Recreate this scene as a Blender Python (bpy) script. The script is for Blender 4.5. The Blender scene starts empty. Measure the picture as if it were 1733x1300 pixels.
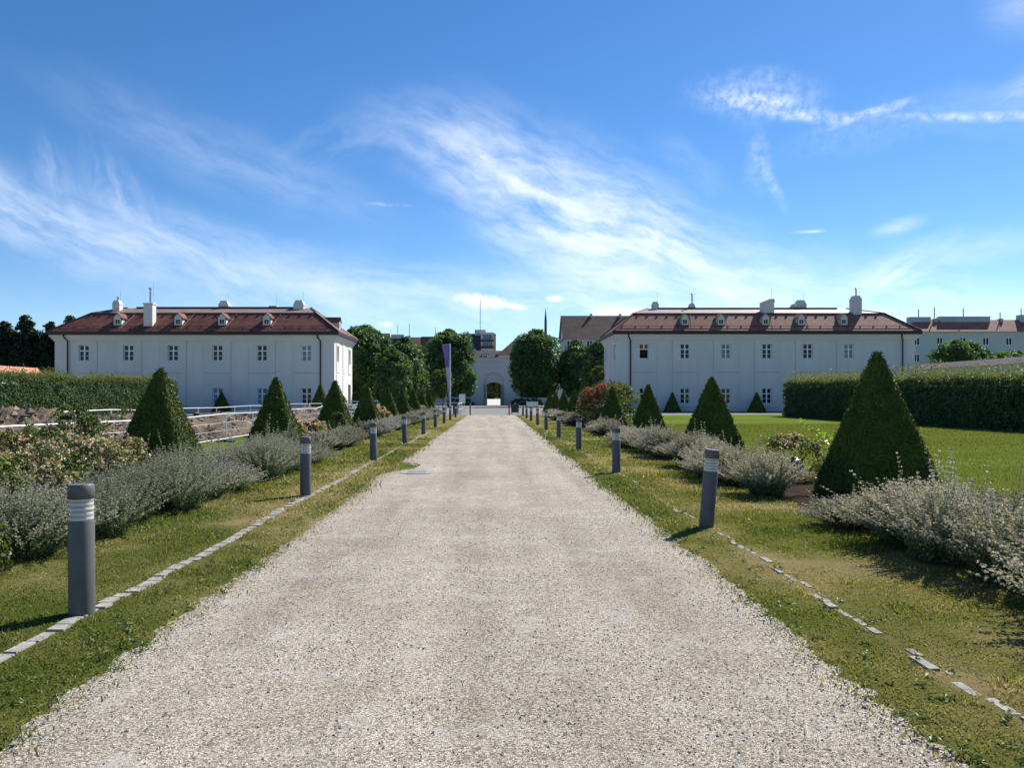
import bpy, math, random
import numpy as np
from mathutils import Vector, Matrix

R = math.radians
scene = bpy.context.scene
col = scene.collection

# ------------------------------------------------------------------ camera
FPX = 1270.0                      # focal length in pixels of a 1733 px wide frame
cam_d = bpy.data.cameras.new('camera')
cam = bpy.data.objects.new('camera', cam_d)
col.objects.link(cam)
cam.location = (0, 0, 1.6)
cam.rotation_euler = (R(90), 0, 0)
cam_d.sensor_width = 36
cam_d.lens = FPX / 1733 * 36
cam_d.shift_x = 32.5 / 1733
cam_d.shift_y = 23.0 / 1733
cam_d.clip_start = 0.05
cam_d.clip_end = 9000
scene.camera = cam

# ------------------------------------------------------------------ light
SUN_AZ, SUN_EL = 42.0, 43.0       # azimuth from +Y towards +X, elevation
SUN_STRENGTH, SKY_STRENGTH = 5.0, 0.088
sd = bpy.data.lights.new('sun', 'SUN')
sd.energy = SUN_STRENGTH
sd.angle = R(0.53)
sd.color = (1.0, 0.955, 0.88)
sun = bpy.data.objects.new('sun', sd)
col.objects.link(sun)
sdir = Vector((math.sin(R(SUN_AZ)) * math.cos(R(SUN_EL)), math.cos(R(SUN_AZ)) * math.cos(R(SUN_EL)), math.sin(R(SUN_EL))))
sun.rotation_euler = sdir.to_track_quat('Z', 'Y').to_euler()
sun.location = sdir * 100
scene.view_settings.view_transform = 'Standard'
scene.view_settings.look = 'None'
scene.view_settings.exposure = 0.72
scene.view_settings.gamma = 1.0

# ------------------------------------------------------------------ sky with cirrus (world shader, function of direction only)
world = bpy.data.worlds.new('World')
scene.world = world
world.use_nodes = True
nt = world.node_tree
nt.nodes.clear()
def wn(t, **kw):
    n = nt.nodes.new(t)
    for k, v in kw.items(): setattr(n, k, v)
    return n
def wl(a, b): nt.links.new(a, b)
def wmath(op, a, b=None, clamp=False):
    n = wn('ShaderNodeMath', operation=op); n.use_clamp = clamp
    for i, x in enumerate((a, b)):
        if x is None: continue
        if isinstance(x, (int, float)): n.inputs[i].default_value = x
        else: wl(x, n.inputs[i])
    return n.outputs[0]
sky = wn('ShaderNodeTexSky')
sky.sky_type = 'NISHITA'
sky.sun_disc = False
sky.sun_elevation = R(SUN_EL)
sky.sun_rotation = R(SUN_AZ)
sky.air_density = 1.0
sky.altitude = 1200
sky.dust_density = 0.15
sky.ozone_density = 3.4
tc = wn('ShaderNodeTexCoord')
sep = wn('ShaderNodeSeparateXYZ'); wl(tc.outputs['Generated'], sep.inputs[0])
X, Y, Z = sep.outputs
az = wmath('MULTIPLY', wmath('ARCTAN2', X, Y), 180 / math.pi)
el = wmath('MULTIPLY', wmath('ARCSINE', Z), 180 / math.pi)
ae = wn('ShaderNodeCombineXYZ'); wl(az, ae.inputs[0]); wl(el, ae.inputs[1])
AE = ae.outputs[0]
def wvec(op, a, b):
    n = wn('ShaderNodeVectorMath', operation=op)
    for i, x in enumerate((a, b)):
        if isinstance(x, tuple): n.inputs[i].default_value = x
        else: wl(x, n.inputs[i])
    return n.outputs[0]
def noise(vec, scale, detail, rough=.55, dist=0.0):
    n = wn('ShaderNodeTexNoise'); n.inputs['Scale'].default_value = scale
    n.inputs['Detail'].default_value = detail; n.inputs['Roughness'].default_value = rough
    n.inputs['Distortion'].default_value = dist
    wl(vec, n.inputs['Vector']); return n
warp = noise(AE, .11, 3)
wv = wvec('MULTIPLY', wvec('SUBTRACT', warp.outputs['Color'], (.5, .5, .5)), (4.2, 2.6, 0))
warp2 = noise(AE, .55, 3)
wv2 = wvec('MULTIPLY', wvec('SUBTRACT', warp2.outputs['Color'], (.5, .5, .5)), (1.1, .8, 0))
AEW = wvec('ADD', wvec('ADD', AE, wv), wv2)
AES = wvec('ADD', AE, wvec('MULTIPLY', wvec('ADD', wv, wv2), (.3, .3, 0)))
def fibres(ang, sc, aniso, lo, hi):
    m = wn('ShaderNodeMapping', vector_type='TEXTURE')
    m.inputs['Rotation'].default_value = (0, 0, R(ang))
    m.inputs['Scale'].default_value = (aniso, 1, 1)
    wl(AEW, m.inputs['Vector'])
    n = noise(m.outputs[0], sc, 9, .62)
    r = wn('ShaderNodeMapRange', interpolation_type='SMOOTHSTEP')
    r.inputs[1].default_value = lo; r.inputs[2].default_value = hi
    wl(n.outputs['Fac'], r.inputs[0]); return r.outputs[0]
FIB = {'d': fibres(-21, .60, 3.6, .20, .80), 'h': fibres(-7, .55, 4.5, .18, .80), 'u': fibres(28, .8, 4, .3, .75), 'v': fibres(-68, .9, 4, .3, .74)}
puff = noise(AES, 1.3, 6, .6)
pr = wn('ShaderNodeMapRange', interpolation_type='SMOOTHSTEP'); pr.inputs[1].default_value = .3; pr.inputs[2].default_value = .55
wl(puff.outputs['Fac'], pr.inputs[0]); FIB['p'] = pr.outputs[0]
strk = noise(AES, 1.5, 6, .62)
sr = wn('ShaderNodeMapRange', interpolation_type='SMOOTHSTEP'); sr.inputs[1].default_value = .22; sr.inputs[2].default_value = .8
wl(strk.outputs['Fac'], sr.inputs[0]); FIB['s'] = sr.outputs[0]
# azimuth, elevation, half length, half width (degrees), tilt, strength, fibre family, warped?
CLOUDS = [
 (5.5, 14.8, 13, 5.0, -24, 1.0, 'd', 1), (-1.5, 17.8, 9, 3.0, -18, .75, 'd', 1), (13, 10.2, 15, 3.8, -16, 1.0, 'd', 1),
 (17, 6.9, 22, 3.2, -3, .8, 'h', 1), (4, 7.4, 15, 3.4, 2, .6, 'h', 1), (8, 11.5, 12, 5.5, -18, .45, 'd', 1),
 (-23, 9.8, 18, 3.2, -13, .95, 'd', 1), (-10, 8.3, 12, 2.6, -12, .7, 'h', 1), (-33, 12.5, 8, 2.2, -22, .6, 'd', 1),
 (-19, 16.5, 13, 2.6, -18, .42, 'd', 1), (-26, 13.5, 4.5, 1.6, -50, .45, 'v', 1), (-30, 14.5, 3, 1.2, -58, .4, 'v', 1), (-12, 18.5, 6, 2.0, 25, .25, 'u', 1),
 (-20, 5.5, 18, 2.2, -4, .3, 'h', 1),
 (19.2, 20.9, 4.6, 1.5, -12, .8, 's', 1), (19.6, 20.4, 4.4, .65, -15, 1.0, 's', 0), (22.8, 19.1, 3.2, .48, -12, 1.1, 's', 0), (26.6, 18.6, 3.4, .34, 9, 1.2, 's', 0), (33.2, 17.4, 5.2, .34, -9, 1.0, 's', 0), (27, 17.6, 6, 1.4, 4, .3, 's', 1), (33.8, 17.6, 4.5, 1.6, -10, .4, 'h', 1),
 (34.8, 23.0, 2.2, 1.6, -14, .75, 'h', 0), (35.2, 18.6, 1.6, 1.2, 40, .6, 'u', 0),
 (19.7, 16.8, 2.6, 1.0, -76, .55, 's', 1), (20.6, 14.9, 2.2, .4, -64, .7, 's', 0), (15, 17, 3.6, 1.2, -34, .35, 'd', 1),
 (28.4, 11.3, 1.8, .6, 10, .95, 'h', 0), (28.2, 8.4, 4.6, 1.2, 26, .8, 'u', 0), (32.5, 9.2, 6.5, 1.4, 2, .55, 'h', 1), (29, 5.8, 11, 2.4, -4, .65, 'h', 1),
 (23.0, 11.5, 1.0, .14, -4, .9, 'p', 0), (-8, 14.3, 1.9, .14, 0, .4, 'p', 0),
 (-.8, 7.35, 2.1, .52, -7, 2.6, 'p', 0), (1.9, 6.85, .8, .22, -4, 1.6, 'p', 0), (4.7, 7.5, .7, .24, -4, 1.8, 'p', 0), (9.6, 6.4, 2.2, .42, 0, 2.0, 'p', 0), (-7.9, 5.55, .6, .28, 0, 1.2, 'p', 0),
]
cov = None
for (a, e, hl, hw, ang, st, fam, wp) in CLOUDS:
    m = wn('ShaderNodeMapping', vector_type='TEXTURE')
    m.inputs['Location'].default_value = (a, e, 0)
    m.inputs['Rotation'].default_value = (0, 0, R(ang))
    m.inputs['Scale'].default_value = (hl, hw, 1)
    wl(AEW if wp else AES, m.inputs['Vector'])
    ln = wn('ShaderNodeVectorMath', operation='LENGTH'); wl(m.outputs[0], ln.inputs[0])
    mr = wn('ShaderNodeMapRange', interpolation_type='SMOOTHSTEP')
    mr.inputs[1].default_value = 0.0; mr.inputs[2].default_value = 1.35
    mr.inputs[3].default_value = st; mr.inputs[4].default_value = 0
    wl(ln.outputs['Value'], mr.inputs[0])
    c = wmath('MULTIPLY', mr.outputs[0], FIB[fam])
    cov = c if cov is None else wmath('ADD', cov, c)
cov = wmath('MINIMUM', wmath('MULTIPLY', cov, .45), .78)
mix = wn('ShaderNodeMixRGB')
wl(cov, mix.inputs[0])
hs = wn('ShaderNodeHueSaturation'); hs.inputs['Hue'].default_value = .503; hs.inputs['Saturation'].default_value = 1.24; hs.inputs['Value'].default_value = 1.0
wl(sky.outputs[0], hs.inputs['Color'])
wl(hs.outputs[0], mix.inputs[1])
mix.inputs[2].default_value = (8.8, 9.2, 9.9, 1)
bg = wn('ShaderNodeBackground'); bg.inputs['Strength'].default_value = SKY_STRENGTH
wl(mix.outputs[0], bg.inputs['Color'])
wo = wn('ShaderNodeOutputWorld'); wl(bg.outputs[0], wo.inputs['Surface'])
world.cycles.sampling_method = 'MANUAL'
world.cycles.sample_map_resolution = 512

# ------------------------------------------------------------------ materials
def new_mat(name):
    m = bpy.data.materials.new(name); m.use_nodes = True
    b = m.node_tree.nodes['Principled BSDF']
    return m, m.node_tree, b
def N(t, kind, **kw):
    n = t.nodes.new(kind)
    for k, v in kw.items():
        if k in n.inputs: n.inputs[k].default_value = v
        else: setattr(n, k, v)
    return n
def rgb(c): return (c[0], c[1], c[2], 1)
def ramp(t, fac, stops):
    r = t.nodes.new('ShaderNodeValToRGB')
    e = r.color_ramp.elements
    while len(e) < len(stops): e.new(.5)
    for i, (p, c) in enumerate(stops): e[i].position = p; e[i].color = rgb(c)
    t.links.new(fac, r.inputs[0]); return r.outputs[0]
def obj_noise(t, scale, detail=4, rough=.55, stretch=None):
    tc = t.nodes.new('ShaderNodeTexCoord'); v = tc.outputs['Object']
    if stretch:
        m = t.nodes.new('ShaderNodeMapping'); m.inputs['Scale'].default_value = stretch
        t.links.new(v, m.inputs[0]); v = m.outputs[0]
    n = N(t, 'ShaderNodeTexNoise', Scale=scale, Detail=detail, Roughness=rough)
    t.links.new(v, n.inputs['Vector']); return n.outputs['Fac']
def bump(t, b, h, strength, dist):
    n = N(t, 'ShaderNodeBump', Strength=strength, Distance=dist)
    t.links.new(h, n.inputs['Height']); t.links.new(n.outputs[0], b.inputs['Normal']); return n
def plain(name, c1, c2=None, rough=.7, scale=2.0, metal=0.0, spec=.4, bmp=0, stretch=None):
    m, t, b = new_mat(name)
    b.inputs['Roughness'].default_value = rough; b.inputs['Metallic'].default_value = metal
    b.inputs['Specular IOR Level'].default_value = spec
    f = obj_noise(t, scale, 6, .6, stretch)
    t.links.new(ramp(t, f, [(.3, c1), (.7, c2 or c1)]), b.inputs['Base Color'])
    if bmp: bump(t, b, f, .5, bmp)
    return m
def leafy(name, stops, trans=.3, rough=.55, spec=.3, through=(1.25, 1.3, .75)):
    """leaf material: colour by the leaf's own 'tint' attribute, with light passing through"""
    m, t, b = new_mat(name)
    a = t.nodes.new('ShaderNodeAttribute'); a.attribute_name = 'tint'
    c = ramp(t, a.outputs['Fac'], stops)
    b.inputs['Roughness'].default_value = rough; b.inputs['Specular IOR Level'].default_value = spec
    t.links.new(c, b.inputs['Base Color'])
    if trans:
        tr = t.nodes.new('ShaderNodeBsdfTranslucent')
        g = N(t, 'ShaderNodeMixRGB', blend_type='MULTIPLY'); g.inputs[0].default_value = 1; g.inputs[2].default_value = rgb(through)
        t.links.new(c, g.inputs[1]); t.links.new(g.outputs[0], tr.inputs['Color'])
        mx = t.nodes.new('ShaderNodeMixShader'); mx.inputs[0].default_value = trans
        t.links.new(b.outputs[0], mx.inputs[1]); t.links.new(tr.outputs[0], mx.inputs[2])
        t.links.new(mx.outputs[0], t.nodes['Material Output'].inputs['Surface'])
    return m

M = {}
M['plaster'] = plain('plaster', (.60, .58, .54), (.67, .65, .61), .85, .9, bmp=.004, stretch=(1, 1, .22))
M['plaster_edge_shade'] = plain('plaster_edge_shade', (.46, .445, .42), (.52, .505, .48), .9, .8)
M['plaster_gate'] = plain('plaster_gate', (.47, .475, .45), (.53, .53, .505), .9, .3)
M['plaster_trim'] = plain('plaster_trim', (.64, .615, .575), (.68, .66, .62), .8, .6)
M['plinth'] = plain('plinth', (.52, .51, .49), (.60, .59, .57), .9, 1.2)
M['white_paint'] = plain('white_paint', (.80, .80, .79), (.84, .84, .83), .45, 3)
M['dark_metal'] = plain('dark_metal', (.035, .022, .022), (.05, .03, .03), .5, 1.5, .3)
M['grey_metal'] = plain('grey_metal', (.32, .33, .34), (.42, .43, .44), .4, 4, .8)
M['galv'] = plain('galvanised', (.55, .56, .57), (.66, .67, .67), .38, 6, .75)
M['white_metal'] = plain('white_metal', (.62, .64, .65), (.74, .75, .75), .4, 5, .2)
M['interior'] = plain('interior_dark', (.012, .012, .013), (.02, .02, .02), .9, 2)
M['red_reflection_and_band'] = plain('red_reflection_and_band', (.30, .075, .055), (.36, .10, .07), .6, 3)
M['concrete'] = plain('concrete', (.40, .39, .37), (.52, .51, .49), .85, 1.4, bmp=.004)
M['bark'] = plain('bark', (.07, .052, .036), (.14, .11, .08), .9, 6, bmp=.02, stretch=(1, 1, .25))
M['wood'] = plain('wood_stake', (.33, .26, .18), (.42, .34, .25), .8, 8, stretch=(1, 1, .2))
M['bollard'] = plain('bollard_grey', (.092, .090, .086), (.115, .112, .107), .5, 5, .1)
M['sign_white'] = plain('sign_white', (.72, .73, .74), (.8, .8, .8), .4, 4)
M['bin_dark'] = plain('bin_dark', (.02, .03, .032), (.035, .045, .048), .5, 5)
M['purple'] = plain('purple_cloth', (.19, .12, .36), (.27, .19, .46), .75, 2)
M['lilac'] = plain('lilac_cloth', (.42, .36, .58), (.55, .48, .68), .75, 2)
M['slate'] = plain('slate', (.035, .035, .042), (.07, .065, .075), .6, 1.5)
M['greenish_wall'] = plain('greenish_wall', (.46, .53, .48), (.52, .58, .53), .85, .2)
M['cream_wall'] = plain('cream_wall', (.55, .50, .40), (.62, .57, .47), .85, .2)
M['grey_wall'] = plain('grey_wall', (.36, .38, .40), (.44, .46, .48), .85, .2)
M['blue_wall'] = plain('blue_grey_wall', (.15, .20, .26), (.19, .24, .30), .8, .2)
M['soil_chunk'] = plain('soil_chunk', (.12, .085, .058), (.26, .20, .15), .95, 3, bmp=.02)

def glass_mat():
    m, t, b = new_mat('window_glass')
    b.inputs['Base Color'].default_value = (.012, .015, .018, 1)
    b.inputs['Roughness'].default_value = .04; b.inputs['Specular IOR Level'].default_value = .22
    f = obj_noise(t, 1.1, 2)
    bump(t, b, f, .25, .02)
    return m
M['glass'] = glass_mat()
def glass_blue():
    m, t, b = new_mat('curtained_glass')
    f = obj_noise(t, 2.2, 3, stretch=(3, 3, .4))
    t.links.new(ramp(t, f, [(.35, (.05, .075, .10)), (.65, (.26, .33, .40))]), b.inputs['Base Color'])
    b.inputs['Roughness'].default_value = .05; b.inputs['Specular IOR Level'].default_value = .35
    return m
M['glass_curtain'] = glass_blue()
def lens_mat():
    m, t, b = new_mat('lamp_lens')
    tc = t.nodes.new('ShaderNodeTexCoord')
    w = N(t, 'ShaderNodeTexWave', Scale=9.0, Distortion=0.3); w.bands_direction = 'Z'
    t.links.new(tc.outputs['Object'], w.inputs['Vector'])
    t.links.new(ramp(t, w.outputs['Fac'], [(.2, (.45, .45, .40)), (.8, (.80, .80, .74))]), b.inputs['Base Color'])
    b.inputs['Roughness'].default_value = .12
    b.inputs['Transmission Weight'].default_value = .35
    bump(t, b, w.outputs['Fac'], .4, .01)
    return m
M['lens'] = lens_mat()

def roof_mat(name, c1, c2, c3, course=3.2):
    m, t, b = new_mat(name)
    tc = t.nodes.new('ShaderNodeTexCoord')
    w = N(t, 'ShaderNodeTexWave', Scale=course, Distortion=.15); w.bands_direction = 'Z'; w.wave_profile = 'SAW'
    t.links.new(tc.outputs['Object'], w.inputs['Vector'])
    br = N(t, 'ShaderNodeTexVoronoi', Scale=3.0)
    mp = t.nodes.new('ShaderNodeMapping'); mp.inputs['Scale'].default_value = (1.0, .4, 1.6)
    t.links.new(tc.outputs['Object'], mp.inputs[0]); t.links.new(mp.outputs[0], br.inputs['Vector'])
    big = obj_noise(t, .35, 5, .65, stretch=(1, 1, 2.5))
    mixf = N(t, 'ShaderNodeMath', operation='MULTIPLY_ADD'); mixf.inputs[1].default_value = .35
    t.links.new(br.outputs['Color'], mixf.inputs[0]); t.links.new(big, mixf.inputs[2])
    c = ramp(t, mixf.outputs[0], [(.35, c1), (.62, c2), (.9, c3)])
    dk = N(t, 'ShaderNodeMixRGB', blend_type='MULTIPLY'); dk.inputs[0].default_value = .55
    t.links.new(c, dk.inputs[1]); t.links.new(ramp(t, w.outputs['Fac'], [(0, (.45, .42, .42)), (.22, (1, 1, 1))]), dk.inputs[2])
    t.links.new(dk.outputs[0], b.inputs['Base Color'])
    b.inputs['Roughness'].default_value = .7; b.inputs['Specular IOR Level'].default_value = .15
    bump(t, b, w.outputs['Fac'], .5, .03)
    return m
M['roof_red'] = roof_mat('roof_tiles_red', (.105, .038, .029), (.155, .06, .047), (.215, .095, .076))
M['roof_brown'] = roof_mat('roof_tiles_brown', (.205, .075, .053), (.28, .12, .088), (.36, .18, .14))
M['roof_seam'] = plain('roof_seam_metal', (.19, .13, .115), (.27, .19, .17), .6, 1.0, 0, spec=.3)
M['roof_far'] = roof_mat('far_roof_brown', (.07, .045, .038), (.11, .07, .058), (.16, .11, .09), 1.2)
M['roof_grey'] = roof_mat('far_roof_dusky', (.06, .05, .052), (.10, .085, .085), (.15, .13, .125), 1.2)
M['coping_tile'] = roof_mat('coping_tiles', (.40, .15, .09), (.50, .21, .13), (.58, .28, .19), 2.2)
M['coping_pale'] = roof_mat('coping_pale', (.40, .28, .22), (.5, .37, .30), (.58, .45, .38), 2.2)

# value noise shared by the ground sheets and the blades that grow on them
_rng = np.random.default_rng(7)
_lat = _rng.random((256, 256))
def vnoise(x, y, s):
    x = np.asarray(x) * s + 37.3; y = np.asarray(y) * s + 11.7
    xi = np.floor(x).astype(int); yi = np.floor(y).astype(int)
    fx = x - xi; fy = y - yi
    fx = fx * fx * (3 - 2 * fx); fy = fy * fy * (3 - 2 * fy)
    g = lambda a, b: _lat[a & 255, b & 255]
    return (g(xi, yi) * (1 - fx) + g(xi + 1, yi) * fx) * (1 - fy) + (g(xi, yi + 1) * (1 - fx) + g(xi + 1, yi + 1) * fx) * fy
def fbm(x, y, s, o=4):
    v = 0; a = .5; tot = 0
    for k in range(o):
        v = v + a * vnoise(x + 17.1 * k, y - 9.3 * k, s * 2 ** k); tot += a; a *= .55
    return v / tot

def verge_mat():
    m, t, b = new_mat('verge_turf')
    a = t.nodes.new('ShaderNodeAttribute'); a.attribute_name = 'tint'
    n = obj_noise(t, 55, 5, .7)
    mf = N(t, 'ShaderNodeMath', operation='MULTIPLY_ADD'); mf.inputs[1].default_value = .5
    t.links.new(n, mf.inputs[0]); t.links.new(a.outputs['Fac'], mf.inputs[2])
    sb = N(t, 'ShaderNodeMath', operation='SUBTRACT'); sb.inputs[1].default_value = .25
    t.links.new(mf.outputs[0], sb.inputs[0])
    t.links.new(ramp(t, sb.outputs[0], [(.1, (.075, .098, .02)), (.45, (.122, .132, .036)), (.8, (.185, .168, .065)), (1.0, (.25, .20, .10))]), b.inputs['Base Color'])
    b.inputs['Roughness'].default_value = .9; b.inputs['Specular IOR Level'].default_value = .0
    bump(t, b, n, 1.0, .03)
    return m
M['verge'] = verge_mat()
M['blade'] = leafy('grass_blades', [(0, (.082, .115, .02)), (.35, (.14, .15, .034)), (.6, (.19, .18, .06)), (1, (.36, .285, .15))], .45, .5, .35)
def lawn_mat(name, c1, c2, c3):
    m, t, b = new_mat(name)
    f = obj_noise(t, .25, 6, .65); g = obj_noise(t, 14, 6, .75)
    mf = N(t, 'ShaderNodeMath', operation='MULTIPLY_ADD'); mf.inputs[1].default_value = .8
    t.links.new(g, mf.inputs[0]); t.links.new(f, mf.inputs[2])
    t.links.new(ramp(t, mf.outputs[0], [(.55, c1), (.9, c2), (1.2, c3)]), b.inputs['Base Color'])
    b.inputs['Roughness'].default_value = .9; b.inputs['Specular IOR Level'].default_value = .0
    bump(t, b, g, 1.0, .06)
    return m
M['lawn'] = lawn_mat('lawn', (.085, .12, .018), (.115, .155, .025), (.14, .175, .036))
M['ground'] = lawn_mat('far_ground', (.10, .11, .06), (.15, .145, .09), (.2, .18, .12))
M['dark_soil_and_strip'] = plain('dark_soil_and_strip', (.028, .022, .016), (.055, .045, .034), .95, 3, spec=0, bmp=.03)

def gravel_mat():
    m, t, b = new_mat('gravel')
    tc = t.nodes.new('ShaderNodeTexCoord')
    v1 = N(t, 'ShaderNodeTexVoronoi', Scale=105.0); v2 = N(t, 'ShaderNodeTexVoronoi', Scale=210.0)
    d1 = N(t, 'ShaderNodeTexVoronoi', Scale=105.0); d1.feature = 'DISTANCE_TO_EDGE'
    for v in (v1, v2, d1): t.links.new(tc.outputs['Object'], v.inputs['Vector'])
    s1 = t.nodes.new('ShaderNodeSeparateColor'); t.links.new(v1.outputs['Color'], s1.inputs[0])
    s2 = t.nodes.new('ShaderNodeSeparateColor'); t.links.new(v2.outputs['Color'], s2.inputs[0])
    av = N(t, 'ShaderNodeMath', operation='MULTIPLY_ADD'); av.inputs[1].default_value = .4
    t.links.new(s2.outputs[0], av.inputs[0])
    sc = N(t, 'ShaderNodeMath', operation='MULTIPLY'); sc.inputs[1].default_value = .6
    t.links.new(s1.outputs[0], sc.inputs[0]); t.links.new(sc.outputs[0], av.inputs[2])
    stone = ramp(t, av.outputs[0], [(.10, (.11, .096, .08)), (.32, (.27, .238, .20)), (.58, (.45, .402, .338)), (.88, (.70, .64, .55))])
    n = obj_noise(t, .55, 6, .65)
    n2 = obj_noise(t, 2.6, 5, .6)
    patch = ramp(t, n, [(.32, (.84, .79, .74)), (.5, (.95, .94, .92)), (.66, (1.10, 1.09, 1.08))])
    wear = obj_noise(t, 1.0, 4, .6, stretch=(1.7, .10, 1))
    mw = N(t, 'ShaderNodeMixRGB', blend_type='MULTIPLY'); mw.inputs[0].default_value = 1
    t.links.new(stone, mw.inputs[1]); t.links.new(ramp(t, wear, [(.32, (.80, .775, .75)), (.5, (.98, .975, .965)), (.68, (1.12, 1.11, 1.09))]), mw.inputs[2]); stone = mw.outputs[0]
    mu = N(t, 'ShaderNodeMixRGB', blend_type='MULTIPLY'); mu.inputs[0].default_value = 1
    t.links.new(stone, mu.inputs[1]); t.links.new(patch, mu.inputs[2])
    dust = N(t, 'ShaderNodeMixRGB'); dust.inputs[2].default_value = (.53, .49, .45, 1)
    t.links.new(ramp(t, n2, [(.53, (0, 0, 0)), (.74, (.6, .6, .6))]), dust.inputs[0]); t.links.new(mu.outputs[0], dust.inputs[1])
    gap = N(t, 'ShaderNodeMapRange'); gap.inputs[1].default_value = 0; gap.inputs[2].default_value = .10; gap.inputs[3].default_value = .38; gap.inputs[4].default_value = 1
    t.links.new(d1.outputs['Distance'], gap.inputs[0])
    mg = N(t, 'ShaderNodeMixRGB', blend_type='MULTIPLY'); mg.inputs[0].default_value = 1
    t.links.new(dust.outputs[0], mg.inputs[1]); t.links.new(gap.outputs[0], mg.inputs[2])
    t.links.new(mg.outputs[0], b.inputs['Base Color'])
    b.inputs['Roughness'].default_value = .9; b.inputs['Specular IOR Level'].default_value = .08
    h = N(t, 'ShaderNodeMath', operation='ADD'); t.links.new(gap.outputs[0], h.inputs[0]); t.links.new(s1.outputs[1], h.inputs[1])
    bump(t, b, h.outputs[0], .7, .006)
    return m
M['gravel'] = gravel_mat()
M['pebble'] = leafy('pebbles', [(0, (.17, .145, .12)), (.4, (.40, .355, .30)), (.75, (.54, .49, .42)), (1, (.70, .65, .57))], 0, .8, .3)
M['asphalt_pale'] = plain('pale_paving', (.19, .188, .18), (.25, .245, .235), .9, .6, spec=0)
M['asphalt_dark'] = plain('dark_paving', (.16, .17, .165), (.21, .22, .21), .85, .6)
M['kerb'] = plain('kerb_stone', (.19, .183, .165), (.38, .365, .335), .95, 11, spec=0, bmp=.015)
M['soil'] = None
def soil_mat():
    m, t, b = new_mat('excavated_soil')
    f = obj_noise(t, .9, 8, .7); g = obj_noise(t, 9, 6, .7)
    mf = N(t, 'ShaderNodeMath', operation='MULTIPLY_ADD'); mf.inputs[1].default_value = .6
    t.links.new(g, mf.inputs[0]); t.links.new(f, mf.inputs[2])
    t.links.new(ramp(t, mf.outputs[0], [(.5, (.075, .055, .04)), (.8, (.19, .145, .105)), (1.1, (.36, .29, .225))]), b.inputs['Base Color'])
    b.inputs['Roughness'].default_value = .95; b.inputs['Specular IOR Level'].default_value = .1
    bump(t, b, g, 1.0, .12)
    return m
M['soil'] = soil_mat()

M['yew'] = leafy('yew_foliage', [(0, (.03, .052, .009)), (.5, (.095, .135, .019)), (1, (.17, .20, .03))], .05, .6, .25)
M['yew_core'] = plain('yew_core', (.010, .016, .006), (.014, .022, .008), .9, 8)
M['linden'] = leafy('linden_leaves', [(0, (.038, .082, .03)), (.5, (.078, .145, .045)), (1, (.15, .22, .065))], .42, .5, .35)
M['dark_tree'] = leafy('dark_conifer', [(0, (.010, .022, .010)), (.5, (.02, .042, .017)), (1, (.05, .075, .026))], .15, .6, .25)
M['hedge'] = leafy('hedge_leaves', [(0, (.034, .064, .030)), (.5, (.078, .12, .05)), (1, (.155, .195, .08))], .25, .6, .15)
M['shoots'] = leafy('hedge_shoots', [(0, (.09, .115, .03)), (.5, (.15, .165, .05)), (1, (.22, .22, .08))], .4, .5, .3)
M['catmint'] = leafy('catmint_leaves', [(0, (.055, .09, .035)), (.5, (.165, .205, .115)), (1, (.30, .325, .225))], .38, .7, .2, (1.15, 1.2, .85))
M['catmint_flower'] = leafy('catmint_flowers', [(0, (.27, .24, .20)), (.45, (.45, .40, .305)), (.8, (.58, .52, .385)), (1, (.43, .385, .39))], .35, .8, .15, (1.08, 1.05, .92))
M['catmint_dull'] = leafy('catmint_faded_flowers', [(0, (.20, .205, .16)), (.45, (.335, .33, .26)), (.8, (.46, .44, .345)), (1, (.36, .335, .36))], .35, .8, .15, (1.08, 1.04, .96))
M['rose_leaf'] = leafy('rose_leaves', [(0, (.04, .062, .014)), (.5, (.10, .13, .026)), (1, (.21, .20, .055))], .3, .45, .4)
M['rose_cream'] = leafy('cream_blossoms', [(0, (.42, .24, .17)), (.5, (.62, .45, .30)), (1, (.74, .63, .45))], .3, .7, .2)
M['rose_pink'] = leafy('pink_blossoms', [(0, (.44, .30, .25)), (.5, (.58, .45, .36)), (1, (.68, .59, .47))], .3, .7, .2)
M['rose_red'] = leafy('red_blossoms', [(0, (.34, .045, .06)), (.5, (.46, .10, .11)), (1, (.58, .22, .2))], .3, .7, .2)
M['lime_leaf'] = leafy('lime_leaves', [(0, (.14, .22, .02)), (.5, (.25, .36, .03)), (1, (.38, .48, .06))], .5, .4, .4)
M['mid_leaf'] = leafy('shrub_leaves', [(0, (.04, .07, .02)), (.5, (.09, .125, .03)), (1, (.17, .2, .05))], .35, .5, .3)
M['stem'] = plain('green_stem', (.10, .12, .05), (.16, .17, .08), .8, 9)
M['far_wood'] = leafy('far_wood', [(0, (.035, .06, .04)), (.5, (.05, .085, .05)), (1, (.075, .11, .06))], .1, .8, .1)

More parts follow.
